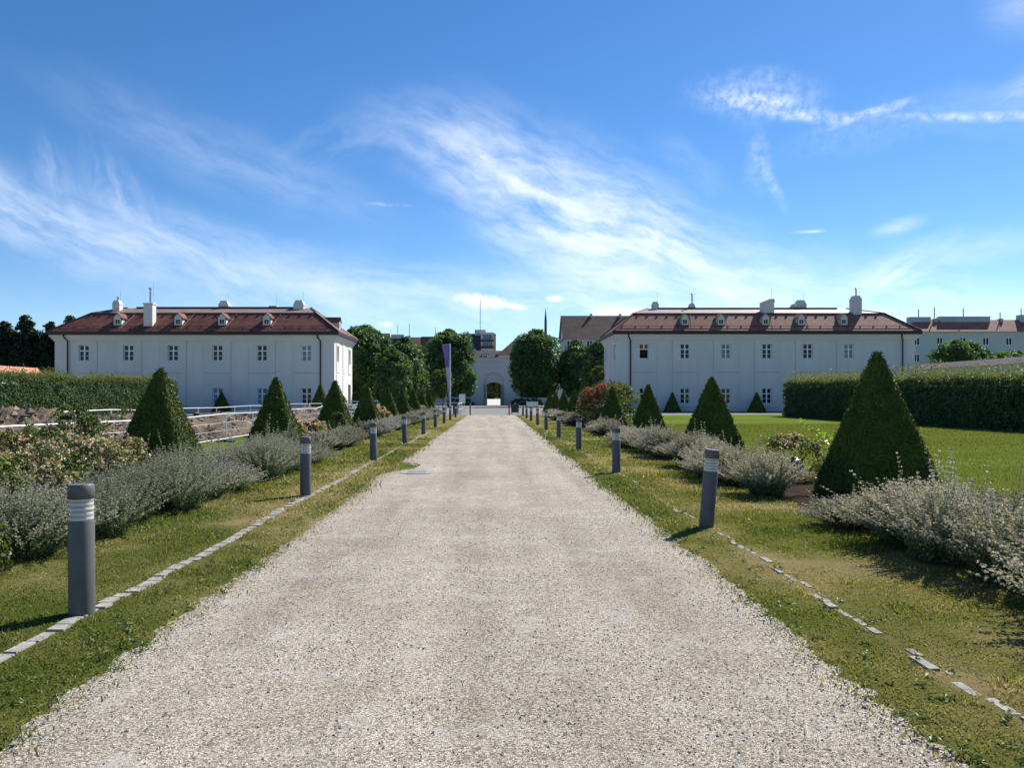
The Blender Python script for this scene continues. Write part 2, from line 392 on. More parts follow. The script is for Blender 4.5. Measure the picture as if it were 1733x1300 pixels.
# ------------------------------------------------------------------ object helpers
def tag(o, label=None, cat=None, group=None, kind=None):
    if label: o['label'] = label
    if cat: o['category'] = cat
    if group: o['group'] = group
    if kind: o['kind'] = kind
    return o
def empty(name, loc=(0, 0, 0), label=None, cat=None, group=None, rz=0):
    o = bpy.data.objects.new(name, None); col.objects.link(o)
    o.location = loc; o.rotation_euler = (0, 0, rz); o.empty_display_size = .2
    return tag(o, label, cat, group)
def link(name, me, parent=None, loc=(0, 0, 0)):
    o = bpy.data.objects.new(name, me); col.objects.link(o); o.location = loc
    if parent: o.parent = parent
    return o
def mesh_np(name, chunks, mats, smooth=False):
    """chunks: list of (V (n,3), F (m,k), material index, tint (n,) or None); one mesh"""
    Vs, loops, starts, totals, mi, tints = [], [], [], [], [], []
    vo = 0; lo = 0
    for V, F, k, ti in chunks:
        V = np.asarray(V, dtype=np.float32); F = np.asarray(F, dtype=np.int32)
        if len(V) == 0 or len(F) == 0: continue
        w = F.shape[1]
        Vs.append(V); loops.append((F + vo).ravel())
        starts.append(lo + np.arange(len(F)) * w); totals.append(np.full(len(F), w)); mi.append(np.full(len(F), k))
        tints.append(np.full(len(V), .5, np.float32) if ti is None else np.asarray(ti, np.float32))
        vo += len(V); lo += len(F) * w
    V = np.concatenate(Vs); L = np.concatenate(loops)
    me = bpy.data.meshes.new(name)
    me.vertices.add(len(V)); me.vertices.foreach_set('co', V.ravel())
    me.loops.add(len(L)); me.loops.foreach_set('vertex_index', L.astype(np.int32))
    S = np.concatenate(starts).astype(np.int32)
    me.polygons.add(len(S)); me.polygons.foreach_set('loop_start', S)
    try: me.polygons.foreach_set('loop_total', np.concatenate(totals).astype(np.int32))
    except Exception: pass
    for m in mats: me.materials.append(m)
    me.polygons.foreach_set('material_index', np.concatenate(mi).astype(np.int32))
    me.polygons.foreach_set('use_smooth', np.full(len(S), smooth))
    at = me.attributes.new('tint', 'FLOAT', 'POINT'); at.data.foreach_set('value', np.concatenate(tints))
    me.update(calc_edges=True); me.validate()
    return me

class MB:
    """collects solid shapes, then links them as one mesh object"""
    def __init__(s): s.c = []
    def box(s, x0, x1, y0, y1, z0, z1, k=0):
        V = [(x, y, z) for z in (z0, z1) for y in (y0, y1) for x in (x0, x1)]
        F = [(0, 2, 3, 1), (4, 5, 7, 6), (0, 1, 5, 4), (2, 6, 7, 3), (0, 4, 6, 2), (1, 3, 7, 5)]
        s.c.append((np.array(V, float), np.array(F), k, None)); return s
    def poly(s, pts, k=0):
        s.c.append((np.array(pts, float), np.array([list(range(len(pts)))]), k, None)); return s
    def prism(s, pts, ext, k=0):
        """closed polygon pts (3-D, planar) extruded by vector ext"""
        p = np.array(pts, float); n = len(p); q = p + np.array(ext, float)
        s.c.append((np.concatenate([p, q]), np.array([[i, (i + 1) % n, n + (i + 1) % n, n + i] for i in range(n)]), k, None))
        s.c.append((p, np.array([list(range(n))[::-1]]), k, None)); s.c.append((q, np.array([list(range(n))]), k, None)); return s
    def tube(s, pts, rad, sides=8, k=0, cap=True):
        V, F = tube(pts, rad, sides); s.c.append((V, F, k, None))
        if cap:
            for ring in (list(range(sides))[::-1], list(range(len(V) - sides, len(V)))):
                s.c.append((V[ring], np.array([list(range(sides))]), k, None))
        return s
    def frustum(s, cx, cy, z0, z1, w0, d0, w1, d1, k=0):
        V = [(cx + sx * w / 2, cy + sy * d / 2, z) for z, w, d in ((z0, w0, d0), (z1, w1, d1)) for sy in (-1, 1) for sx in (-1, 1)]
        F = [(0, 2, 3, 1), (4, 5, 7, 6), (0, 1, 5, 4), (2, 6, 7, 3), (0, 4, 6, 2), (1, 3, 7, 5)]
        s.c.append((np.array(V, float), np.array(F), k, None)); return s
    def add(s, V, F, k=0, t=None): s.c.append((V, F, k, t)); return s
    def build(s, name, mats, parent=None, loc=(0, 0, 0), smooth=False):
        if not isinstance(mats, (list, tuple)): mats = [mats]
        return link(name, mesh_np(name, s.c, mats, smooth), parent, loc)
def tube(pts, rad, sides=8):
    P = np.array(pts, float); n = len(P)
    if np.isscalar(rad): rad = [rad] * n
    V = []
    for i in range(n):
        d = P[min(i + 1, n - 1)] - P[max(i - 1, 0)]; d /= np.linalg.norm(d) + 1e-9
        a = np.array([0, 0, 1.]) if abs(d[2]) < .9 else np.array([1., 0, 0])
        u = np.cross(d, a); u /= np.linalg.norm(u); v = np.cross(d, u)
        for j in range(sides):
            th = 2 * math.pi * j / sides
            V.append(P[i] + rad[i] * (math.cos(th) * u + math.sin(th) * v))
    F = [(i * sides + j, i * sides + (j + 1) % sides, (i + 1) * sides + (j + 1) % sides, (i + 1) * sides + j) for i in range(n - 1) for j in range(sides)]
    return np.array(V), np.array(F)
def unit(a): return a / (np.linalg.norm(a, axis=-1, keepdims=True) + 1e-9)
def leaves(C, Nn, size, rng, aspect=.55, tint=None):
    """diamond leaves at C facing Nn"""
    n = len(C); Nn = unit(Nn)
    r = unit(rng.normal(size=(n, 3)))
    u = unit(np.cross(Nn, r)); v = np.cross(Nn, u)
    s = (size if np.ndim(size) else np.full(n, size))[:, None] * .5
    V = np.empty((n, 4, 3)); V[:, 0] = C + u * s; V[:, 1] = C + v * s * aspect; V[:, 2] = C - u * s; V[:, 3] = C - v * s * aspect
    V[:, 0] -= Nn * s * .25; V[:, 2] -= Nn * s * .25
    F = np.arange(n * 4).reshape(n, 4)
    t = rng.random(n) if tint is None else np.clip(tint, 0, 1)
    return V.reshape(-1, 3), F, np.repeat(t, 4)
def copy_tree(o, parent=None, first=True):
    c = o.copy(); col.objects.link(c)
    if parent: c.parent = parent
    for ch in list(o.children): copy_tree(ch, c)
    return c

# ------------------------------------------------------------------ ground
def sheet(name, pts, z, m, label, cat):
    b = MB().poly([(x, y, z) for x, y in pts])
    o = b.build(name, m); return tag(o, label, cat, kind='structure')
sheet('ground', [(-4000, -300), (4000, -300), (4000, 5000), (-4000, 5000)], -.03, M['ground'], 'broad flat ground reaching out to the horizon', 'ground')
sheet('lawn', [(-4.1, -6), (-4.1, 66), (-47, 66), (-47, -6)], -.008, M['lawn'], 'lawn under the fenced dig and up to the left building', 'lawn')
o = sheet('lawn', [(3.6, -6), (47.8, -6), (47.8, 76), (3.6, 66)], -.008, M['lawn'], 'wide open mown lawn before the brown roofed building', 'lawn')
sheet('path', [(-3.2, -6), (2.9, -6), (2.9, 68.4), (-3.2, 68.4)], -.004, M['gravel'], 'long straight gravel path running to the arched gate', 'path')
sheet('forecourt', [(-48, 68.4), (48, 68.4), (48, 156), (-48, 156)], -.014, M['asphalt_pale'], 'pale paved forecourt between the path and the gate wall', 'forecourt')
sheet('road', [(-6, 156), (7, 156), (7, 420), (-6, 420)], -.012, M['asphalt_pale'], 'pale road seen through the open arched gate', 'road')
sheet('pavement', [(14.5, 77.2), (47.8, 77.2), (47.8, 79.2), (14.5, 79.2)], -.002, M['concrete'], 'pale paved strip at the lawn edge before the brown roofed building', 'pavement')
sheet('bed_and_dark_strip', [(14.5, 79.2), (47.8, 79.2), (47.8, 85), (14.5, 85)], .0, M['dark_soil_and_strip'], 'dark ground strip along the foot of the brown roofed building', 'bed')  # plain dark strip along the wall foot
sheet('bed_and_dark_strip', [(-7.0, 4.0), (-4.75, 4.0), (-4.75, 66), (-7.0, 66)], -.003, M['dark_soil_and_strip'], 'dark planting bed along the dug up side of the path', 'bed')
sheet('bed_and_dark_strip', [(4.3, 4.0), (7.0, 4.0), (7.0, 64), (4.3, 64)], -.003, M['dark_soil_and_strip'], 'dark planting bed along the open lawn side of the path', 'bed')

def edge_l(y):      # ragged edges of the turf against the gravel
    y = np.asarray(y, float)
    e = -2.27 + .10 * (fbm(y, y * 0 + 3, .9, 3) - .5) + .07 * (vnoise(y, y * 0 + 8, 6.) - .5) + .10 * (vnoise(y, y * 0 + 5, 17.) - .5)
    return e + .50 * np.exp(-((y - 17.2) / .8) ** 2) - .15 * np.exp(-((y - 14.8) / .9) ** 2)
def edge_r(y):
    y = np.asarray(y, float)
    return 2.04 - .14 * (fbm(y, y * 0 + 21, .8, 3) - .5) - .07 * (vnoise(y, y * 0 + 31, 6.) - .5) - .10 * (vnoise(y, y * 0 + 15, 17.) - .5)
def dry(x, y):
    d = fbm(x, y, .75, 4)
    kerb = np.exp(-((np.where(x < 0, x + 2.95, x - 2.62)) / .30) ** 2)
    inner = np.where(x < 0, (x > -2.7) * .08 + .04, (x < 2.5) * -.14)
    return np.clip((d - .47) * 1.9 + .42 + .2 * kerb + inner + .35 * (fbm(x, y, 4.5, 3) - .5), 0, 1)
def verge(name, side, label):
    ys = np.concatenate([np.arange(-4, 24, .05), np.arange(24, 68.4, .5)])
    nx = 26
    e = edge_l(ys) if side < 0 else edge_r(ys)
    o = -4.75 if side < 0 else 4.3
    t = np.linspace(0, 1, nx)
    Xg = e[:, None] * (1 - t) + o * t; Yg = np.repeat(ys[:, None], nx, 1)
    Zg = .012 + .02 * (fbm(Xg, Yg, 3, 3) - .4) * np.minimum(1, t * 6); Zg[:, 0] = -.006
    V = np.stack([Xg, Yg, Zg], -1).reshape(-1, 3)
    i = np.arange(len(ys) - 1)[:, None] * nx + np.arange(nx - 1)
    F = np.stack([i, i + 1, i + nx + 1, i + nx], -1).reshape(-1, 4)
    if side < 0: F = F[:, ::-1]
    ob = link(name, mesh_np(name, [(V, F, 0, dry(Xg, Yg).ravel())], [M['verge']]))
    return tag(ob, label, 'verge', kind='structure')
verge('verge', -1, 'ragged turf verge with dry patches on the dug up side')
verge('verge', 1, 'ragged turf verge with dry patches on the open lawn side')

def blades(side, rng):
    """grass blades on a verge, denser near the viewer, as one mass"""
    Xs, Ys = [], []
    for y0, y1, dens in ((2.2, 5, 5200), (5, 9, 3600), (9, 15, 1700), (15, 26, 650), (26, 45, 220)):
        w = 2.75; n = int(dens * w * (y1 - y0))
        y = rng.uniform(y0, y1, n)
        if side < 0: x = rng.uniform(-4.8, -1.7, n); k = x < edge_l(y) - .10 + .16 * np.abs(rng.normal(size=n))
        else: x = rng.uniform(1.7, 4.5, n); k = x > edge_r(y) + .10 - .16 * np.abs(rng.normal(size=n))
        kc = -2.95 if side < 0 else 2.62
        bare = (np.abs(x - kc - .03 * np.sin(y)) < np.where(x < 0, .06, .035)) & (vnoise(x * 0 + 2, y, .9) > (.30 if side < 0 else .45)) & (rng.random(n) > .2)
        thin = rng.random(n) < np.clip(1.35 - .5 * dry(x, y), .6, 1)
        k &= ~bare & thin
        Xs.append(x[k]); Ys.append(y[k])
    x = np.concatenate(Xs); y = np.concatenate(Ys); n = len(x)
    d = dry(x, y); far = np.clip(y / 9, .8, 3)
    h = (.018 + .026 * rng.random(n) ** 2) * (1.3 - .5 * d) * (1 + .7 * (fbm(x, y, 2.2, 2) > .6)) * np.minimum(far, 1.5)
    a = rng.uniform(0, 2 * math.pi, n); lean = rng.normal(0, .95, (n, 2)) * h[:, None]
    wd = .0032 * far * (1 + rng.random(n))
    B = np.stack([x, y, np.full(n, .008)], -1); u = np.stack([np.cos(a), np.sin(a), np.zeros(n)], -1) * wd[:, None]
    Mid = B + np.concatenate([lean * .35, (h * .65)[:, None]], 1); T = B + np.concatenate([lean, h[:, None]], 1)
    V = np.stack([B - u, B + u, Mid + u * .8, T, Mid - u * .8], 1).reshape(-1, 3)
    i = np.arange(n)[:, None] * 5
    F4 = i + np.array([0, 1, 2, 4]); F3 = i + np.array([4, 2, 3])
    t = np.clip(d * .85 + .07 + rng.normal(0, .15, n), 0, 1)
    me = mesh_np('grass', [(V, F4, 0, np.repeat(t, 5))], [M['blade']])
    me2 = None
    return link('grass', me)
rg = np.random.default_rng(3)
tag(blades(-1, rg), 'short green and straw coloured grass on the verge beside the kerb of flat setts', 'grass', kind='stuff')
tag(blades(1, rg), 'short green and straw coloured grass on the verge beside the open lawn', 'grass', kind='stuff')

def weeds(rng):
    n = 420; side = rng.random(n) < .5
    y = 2.6 + 16 * rng.random(n) ** 1.4
    x = np.where(side, edge_l(y) - .55 * rng.random(n) ** 1.5 + .08, edge_r(y) + .75 * rng.random(n) ** 1.3 - .08)
    q = 11; a = rng.uniform(0, 6.28, (n, q)); r = rng.uniform(.012, .055, (n, q)) * rng.uniform(.5, 1.2, (n, 1))
    C = np.stack([x[:, None] + np.cos(a) * r, y[:, None] + np.sin(a) * r, .022 + rng.uniform(0, .03, (n, q))], -1).reshape(-1, 3)
    Nn = np.stack([np.cos(a) * .5, np.sin(a) * .5, np.ones((n, q))], -1).reshape(-1, 3) + rng.normal(0, .25, (n * q, 3))
    V, F, t = leaves(C, Nn, rng.uniform(.018, .04, n * q), rng, .5, np.repeat(rng.random(n) ** 1.5, q) + rng.normal(0, .1, n * q))
    return link('weeds', mesh_np('weeds', [(V, F, 0, t)], [M['weed']]))
M['weed'] = leafy('weed_leaves', [(0, (.055, .10, .022)), (.6, (.12, .17, .035)), (1, (.30, .34, .06))], .35, .5, .4)
def litter(rng):
    n = 90; y = 3 + 16 * rng.random(n) ** 1.3; x = rng.uniform(-2.15, 1.95, n)
    V, F, t = leaves(np.stack([x, y, np.full(n, .009)], -1), rng.normal(0, .35, (n, 3)) + (0, 0, 1), rng.uniform(.012, .035, n), rng, .5)
    return link('leaf_litter', mesh_np('leaf_litter', [(V, F, 0, t)], [M['litter']]))
M['litter'] = leafy('dry_leaves', [(0, (.05, .04, .025)), (.6, (.13, .09, .05)), (1, (.10, .11, .04))], .2, .8, .1)
tag(litter(rg), 'few dry leaf bits and twigs lying on the gravel', 'leaf litter', kind='stuff')
tag(weeds(rg), 'broad leaved weeds scattered along both gravel edges', 'weeds', kind='stuff')

def lawn_blades(rng):
    n = 150000
    y = 9 + 36 * rng.random(n) ** 1.6
    x = rng.uniform(5.9, 30, n); k = (x < 5 + y * .8) & (x < 24)
    x = x[k]; y = y[k]; n = len(x)
    h = rng.uniform(.03, .065, n); a = rng.uniform(0, 6.28, n); wd = .004 + .0004 * y
    B = np.stack([x, y, np.full(n, -.008)], -1); u = np.stack([np.cos(a) * wd, np.sin(a) * wd, 0 * a], -1)
    T = B + np.stack([rng.normal(0, .02, n), rng.normal(0, .02, n), h], -1)
    V = np.stack([B - u, B + u, T], 1).reshape(-1, 3)
    t = np.clip(.34 + .35 * (fbm(x, y, .4, 3) - .5) + rng.normal(0, .06, n), 0, 1)
    return link('grass', mesh_np('grass', [(V, np.arange(3 * n).reshape(n, 3), 0, np.repeat(t, 3))], [M['blade']]))
tag(lawn_blades(rg), 'even mown green grass of the wide open lawn', 'grass', kind='stuff')

def pebbles(rng):
    n = 42000
    y = 2.3 + 8.5 * rng.random(n) ** 1.7; x = rng.uniform(-2.6, 2.5, n)
    edge = np.minimum(np.abs(x - edge_l(y)), np.abs(x - edge_r(y)))
    k = (x > edge_l(y) - .12) & (x < edge_r(y) + .12) & (rng.random(n) < .35 + .65 * np.exp(-(edge / .25) ** 2) + .3 * (fbm(x, y, 1.4, 3) > .52))
    x = x[k]; y = y[k]; n = len(x)
    r = .0035 + .0055 * rng.random(n) ** 2
    base = np.array([(1, 0, 0), (0, 1, 0), (-1, 0, 0), (0, -1, 0), (.1, .1, .75), (0, 0, -.4)])
    a = rng.uniform(0, 6.28, n); ca, sa = np.cos(a), np.sin(a)
    Vb = base[None] * (1 + .35 * rng.normal(size=(n, 6, 1))) * np.stack([np.ones(n), rng.uniform(.55, 1, n), rng.uniform(.6, 1.1, n)], -1)[:, None] * r[:, None, None]
    V = np.stack([Vb[..., 0] * ca[:, None] - Vb[..., 1] * sa[:, None] + x[:, None], Vb[..., 0] * sa[:, None] + Vb[..., 1] * ca[:, None] + y[:, None], Vb[..., 2] - .002], -1)
    f = np.array([(0, 1, 4), (1, 2, 4), (2, 3, 4), (3, 0, 4), (1, 0, 5), (2, 1, 5), (3, 2, 5), (0, 3, 5)])
    F = (np.arange(n)[:, None, None] * 6 + f).reshape(-1, 3)
    return link('gravel', mesh_np('gravel', [(V.reshape(-1, 3), F, 0, np.repeat(rng.random(n), 6))], [M['pebble']]))
tag(pebbles(rg), 'loose beige and grey chippings lying on the path', 'gravel', kind='stuff')

def kerb(x, rng, y0, y1, w, label, keep):
    b = MB(); y = y0
    while y < y1:
        l = rng.uniform(.13, .27)
        if vnoise(np.array(2.), np.array(y), .9) > keep:
            dx = rng.normal(0, .014 if x < 0 else .022); dz = rng.normal(.024, .003) if x < 0 else rng.normal(.017, .005)
            ww = w * rng.uniform(.75, 1.15); b.frustum(x + .03 * math.sin(y) + dx, y + l / 2, -.02, dz, ww, l - .012, ww * .9, l - .03)
        y += l
    return tag(b.build('kerb', M['kerb']), label, 'kerb', kind='structure')
kerb(-2.95, rg, 2.5, 34, .115, 'row of flat pale setts sunk in the dug up side verge', .12)
kerb(2.62, rg, 2.5, 34, .06, 'half buried row of pale setts in the open lawn side verge', .30)

# manhole
mh = MB(); mh.tube([(0, 0, -.02), (0, 0, .008)], [.36, .36], 28).tube([(0, 0, .008), (0, 0, .012)], [.30, .29], 28)
for k in range(5): mh.box(-.2, .2, -.22 + k * .1, -.19 + k * .1, .012, .015)
mh.build('manhole_cover', plain('iron', (.24, .235, .23), (.36, .35, .33), .8, 8, 0, spec=.1), None, (-1.62, 16.0, 0))
tag(bpy.data.objects['manhole_cover'], 'round grey iron manhole cover set in the gravel path', 'manhole cover')

# excavated soil between the two barrier rows
def soil(rng):
    ys = np.arange(12, 66, .16); xs = np.arange(-17.6, -10.1, .14)
    Xg, Yg = np.meshgrid(xs, ys)
    prof = np.clip((Xg + 17.6) / 1.4, 0, 1) * np.clip((-10.1 - Xg) / .9, 0, 1)
    lump = fbm(Xg, Yg, .45, 3); fine = fbm(Xg + 9, Yg, 2.1, 5)
    trench = np.exp(-((Xg + 12.0 + .3 * np.sin(Yg * .5)) / .55) ** 2)
    Zg = prof * (.10 + .12 * np.exp(-((Xg + 13.6) / 1.5) ** 2) + 1.0 * np.maximum(lump - .36, 0) * 1.5 + .55 * (fine - .42)) - .5 * trench * prof
    Zg += .52 * np.exp(-((Xg + 14.9) / 1.3) ** 2 - ((Yg - 22) / 8.5) ** 2) * (.55 + .9 * fine)
    Zg = np.maximum(Zg, -.02) - .01
    V = np.stack([Xg, Yg, Zg], -1).reshape(-1, 3); nx = len(xs)
    i = np.arange(len(ys) - 1)[:, None] * nx + np.arange(nx - 1)
    F = np.stack([i, i + 1, i + nx + 1, i + nx], -1).reshape(-1, 4)
    ch = [(V, F, 0, None)]
    n = 4200
    cx = rng.uniform(-17.3, -10.5, n); cy = 12.5 + 52 * rng.random(n) ** 1.3
    ix = ((cx - xs[0]) / .14).astype(int); iy = ((cy - ys[0]) / .16).astype(int); cz = Zg[iy, ix]
    r = .03 + .14 * rng.random(n) ** 4
    base = np.array([(1, 0, 0), (.3, .95, .1), (-.8, .5, -.1), (-.7, -.6, .1), (.4, -.9, 0), (.1, .1, .8), (0, 0, -.6)])
    Vb = base[None] * (1 + .28 * rng.normal(size=(n, 7, 1))) * r[:, None, None] + np.stack([cx, cy, cz + r * .25], -1)[:, None]
    f = np.array([(0, 1, 5), (1, 2, 5), (2, 3, 5), (3, 4, 5), (4, 0, 5), (1, 0, 6), (2, 1, 6), (3, 2, 6), (4, 3, 6), (0, 4, 6)])
    ch.append((Vb.reshape(-1, 3), (np.arange(n)[:, None, None] * 7 + f).reshape(-1, 3), 1, None))
    return link('excavated_soil', mesh_np('excavated_soil', ch, [M['soil'], M['soil_chunk']]))
tag(soil(rg), 'heaps of brown cloddy earth dug up between the barrier fences', 'soil', kind='stuff')

# ------------------------------------------------------------------ walls and buildings
def facade(tr, u0, u1, z0, z1, holes, depth, k=0):
    """wall face in (u, z) with recessed openings; tr maps (u, depth inwards, z) to 3-D"""
    us = sorted({u0, u1} | {h[0] for h in holes} | {h[1] for h in holes}); zs = sorted({z0, z1} | {h[2] for h in holes} | {h[3] for h in holes})
    V, F = [], []
    def q(a, b, c, d):
        n = len(V); V.extend([a, b, c, d]); F.append((n, n + 1, n + 2, n + 3))
    for i in range(len(us) - 1):
        for j in range(len(zs) - 1):
            um, zm = (us[i] + us[i + 1]) / 2, (zs[j] + zs[j + 1]) / 2
            if any(h[0] < um < h[1] and h[2] < zm < h[3] for h in holes): continue
            q(tr(us[i], 0, zs[j]), tr(us[i + 1], 0, zs[j]), tr(us[i + 1], 0, zs[j + 1]), tr(us[i], 0, zs[j + 1]))
    for a, b, c, d in holes:
        q(tr(a, 0, c), tr(a, 0, d), tr(a, depth, d), tr(a, depth, c)); q(tr(b, 0, d), tr(b, 0, c), tr(b, depth, c), tr(b, depth, d))
        q(tr(a, 0, d), tr(b, 0, d), tr(b, depth, d), tr(a, depth, d)); q(tr(b, 0, c), tr(a, 0, c), tr(a, depth, c), tr(b, depth, c))
    return np.array(V, float), np.array(F), k, None
def tbox(b, tr, u0, u1, d0, d1, z0, z1, k=0):
    P = [tr(u, d, z) for z in (z0, z1) for d in (d0, d1) for u in (u0, u1)]
    b.add(np.array(P, float), np.array([(0, 2, 3, 1), (4, 5, 7, 6), (0, 1, 5, 4), (2, 6, 7, 3), (0, 4, 6, 2), (1, 3, 7, 5)]), k)
def window(parent, tr, u, zc, w, h, glass, rec=.16, opened=None, surround=True):
    """casement window: frame, cross bars, panes behind, sill"""
    a, b_, c, d = u - w / 2, u + w / 2, zc - h / 2, zc + h / 2
    f = MB(); fw = .085
    z_tr = c + h * .64
    tbox(f, tr, a, a + fw, rec, rec + .08, c, d); tbox(f, tr, b_ - fw, b_, rec, rec + .08, c, d)
    tbox(f, tr, a + fw, b_ - fw, rec, rec + .08, c, c + fw); tbox(f, tr, a + fw, b_ - fw, rec, rec + .08, d - fw, d)
    tbox(f, tr, a + fw, b_ - fw, rec - .01, rec + .075, z_tr - .06, z_tr + .06)
    tbox(f, tr, u - .07, u + .07, rec - .015, rec + .07, z_tr + .06, d - fw)
    if opened != 'both':
        tbox(f, tr, u - .07, u + .07, rec - .015, rec + .07, c + fw, z_tr - .06)
        zb = c + fw + (z_tr - .06 - c - fw) / 2
        for s0, s1 in ((a + fw, u - .07), (u + .07, b_ - fw)): tbox(f, tr, s0, s1, rec + .01, rec + .06, zb - .022, zb + .022)
    fo = f.build('window', M['white_paint'], parent)
    p = MB()
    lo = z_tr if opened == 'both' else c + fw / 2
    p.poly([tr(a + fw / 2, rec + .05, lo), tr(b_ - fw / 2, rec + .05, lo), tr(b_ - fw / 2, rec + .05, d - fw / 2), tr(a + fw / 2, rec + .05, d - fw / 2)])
    p.build('pane', M['red_reflection_and_band'] if opened == 'both' else glass, fo)  # red reflection in the upper panes painted as flat colour
    bk = MB(); bk.poly([tr(a - .02, rec + .5, c - .02), tr(b_ + .02, rec + .5, c - .02), tr(b_ + .02, rec + .5, d + .02), tr(a - .02, rec + .5, d + .02)])
    if opened == 'both':
        bk.build('room_behind', M['interior'], fo)
        fo['label'] = 'open window, red reflection painted on upper panes, both lower sashes swung out'
    s = MB(); tbox(s, tr, a - .09, b_ + .09, -.06, rec, c - .09, c - .005); s.build('sill', M['plaster_trim'], fo)
    if surround:
        s = MB(); tbox(s, tr, a - .12, b_ + .12, -.05, -.002, d + .06, d + .14); s.build('hood_mould', M['plaster_trim'], fo)
    if opened:
        for sgn in ((-1, 1) if opened == 'both' else (-1,)):
            sh = MB(); e = a if sgn < 0 else b_; o0, o1 = sorted((e + sgn * .02, e + sgn * .5))
            for (p0, p1, q0, q1) in ((o0, o0 + .06, c, z_tr), (o1 - .06, o1, c, z_tr), (o0 + .06, o1 - .06, c, c + .07), (o0 + .06, o1 - .06, z_tr - .07, z_tr)):
                tbox(sh, tr, p0, p1, -.075, -.04, q0, q1)
            so = sh.build('open_sash', M['white_paint'], fo)
    return fo
def chimney(parent, x, y, z0, z1, w, d, cap='slope', flue=0, label=None):
    b = MB(); b.box(x - w / 2, x + w / 2, y - d / 2, y + d / 2, z0, z1)
    if cap == 'slope': b.frustum(x, y, z1 + .002, z1 + .35 * w + .2, w * 1.1, d * 1.1, w * .62, d * .8)
    elif cap == 'mono': b.prism([(x - w * .56, y - d * .56, z1), (x + w * .56, y - d * .56, z1), (x + w * .5, y - d * .56, z1 + .42), (x + w * .1, y - d * .56, z1 + .40), (x - w * .5, y - d * .56, z1 + .06)], (0, d * 1.12, 0))
    else: b.box(x - w * .56, x + w * .56, y - d * .56, y + d * .56, z1 + .002, z1 + .14)
    o = b.build('chimney', M['plaster'], parent)
    if label: o['label'] = label
    if flue:
        f = MB(); zt = z1 + (.35 * w + .2 if cap == 'slope' else .14 if cap == 'flat' else .3)
        f.tube([(x + .05, y, zt - .1), (x + .05, y, zt + flue)], .09 if flue < 2 else .085, 10)
        f.tube([(x + .05, y, zt + flue), (x + .05, y, zt + flue + .06), (x + .05, y, zt + flue + .2)], [.09, .2, .03], 10)
        f.build('flue_pipe', M['grey_metal'], o)
    rod = MB(); rod.tube([(x + w * .4, y, z1), (x + w * .4, y, z1 + 1.6 + flue * .6)], .012, 5); rod.build('lightning_rod', M['grey_metal'], o)
    return o
def dormer(parent, x, ya, za, slope, w=.92, hgt=.78, tile='roof_red', axis='y', left_eave=False):
    """small roof dormer with its face at (x, ya), sill height za on the roof slope; axis -> which way it faces"""
    if axis == 'y': T = lambda u, d, z: (x + u, ya + d, za + z)
    else: T = lambda u, d, z: (x - d, ya + u, za + z)
    back = (hgt + .55) / slope
    b = MB(); hw = w / 2
    for u in (-hw, hw - .06):
        P = [T(u, 0, -.1), T(u, 0, hgt), T(u, hgt / slope + .3, hgt), T(u, 0, -.1)]
        b.prism([T(u, 0, -.15), T(u, hgt / slope + .25, hgt), T(u, 0, hgt)], np.array(T(.06, 0, 0)) - np.array(T(0, 0, 0)))
    V, F, k, _ = facade(T, -hw, hw, -.15, hgt, [(-.28, .28, .08, .66)], .1); b.add(V, F)
    b.prism([T(-hw - .04, .0, hgt), T(hw + .04, 0, hgt), T(0, 0, hgt + .5)], np.array(T(0, .12, 0)) - np.array(T(0, 0, 0)))
    o = b.build('dormer', M['plaster'], parent)
    f = MB()
    for (u0, u1, z0, z1) in ((-.28, -.23, .08, .66), (.23, .28, .08, .66), (-.23, .23, .08, .13), (-.23, .23, .61, .66), (-.02, .02, .13, .61)): tbox(f, T, u0, u1, .04, .09, z0, z1)
    wo_ = f.build('window', M['white_paint'], o)
    p = MB(); p.poly([T(-.26, .07, .1), T(.26, .07, .1), T(.26, .07, .64), T(-.26, .07, .64)]); p.build('pane', M['glass'], wo_)
    r = MB()
    for sg in (-1, 1):
        e = (sg * (hw + .14), hgt - .08); rz = hgt + .52
        r.prism([T(e[0], -.1, e[1]), T(0, -.1, rz), T(0, back, rz), T(e[0], back * .8, e[1])], (0, 0, .07))
    r.build('dormer_roof', M[tile], o)
    return o

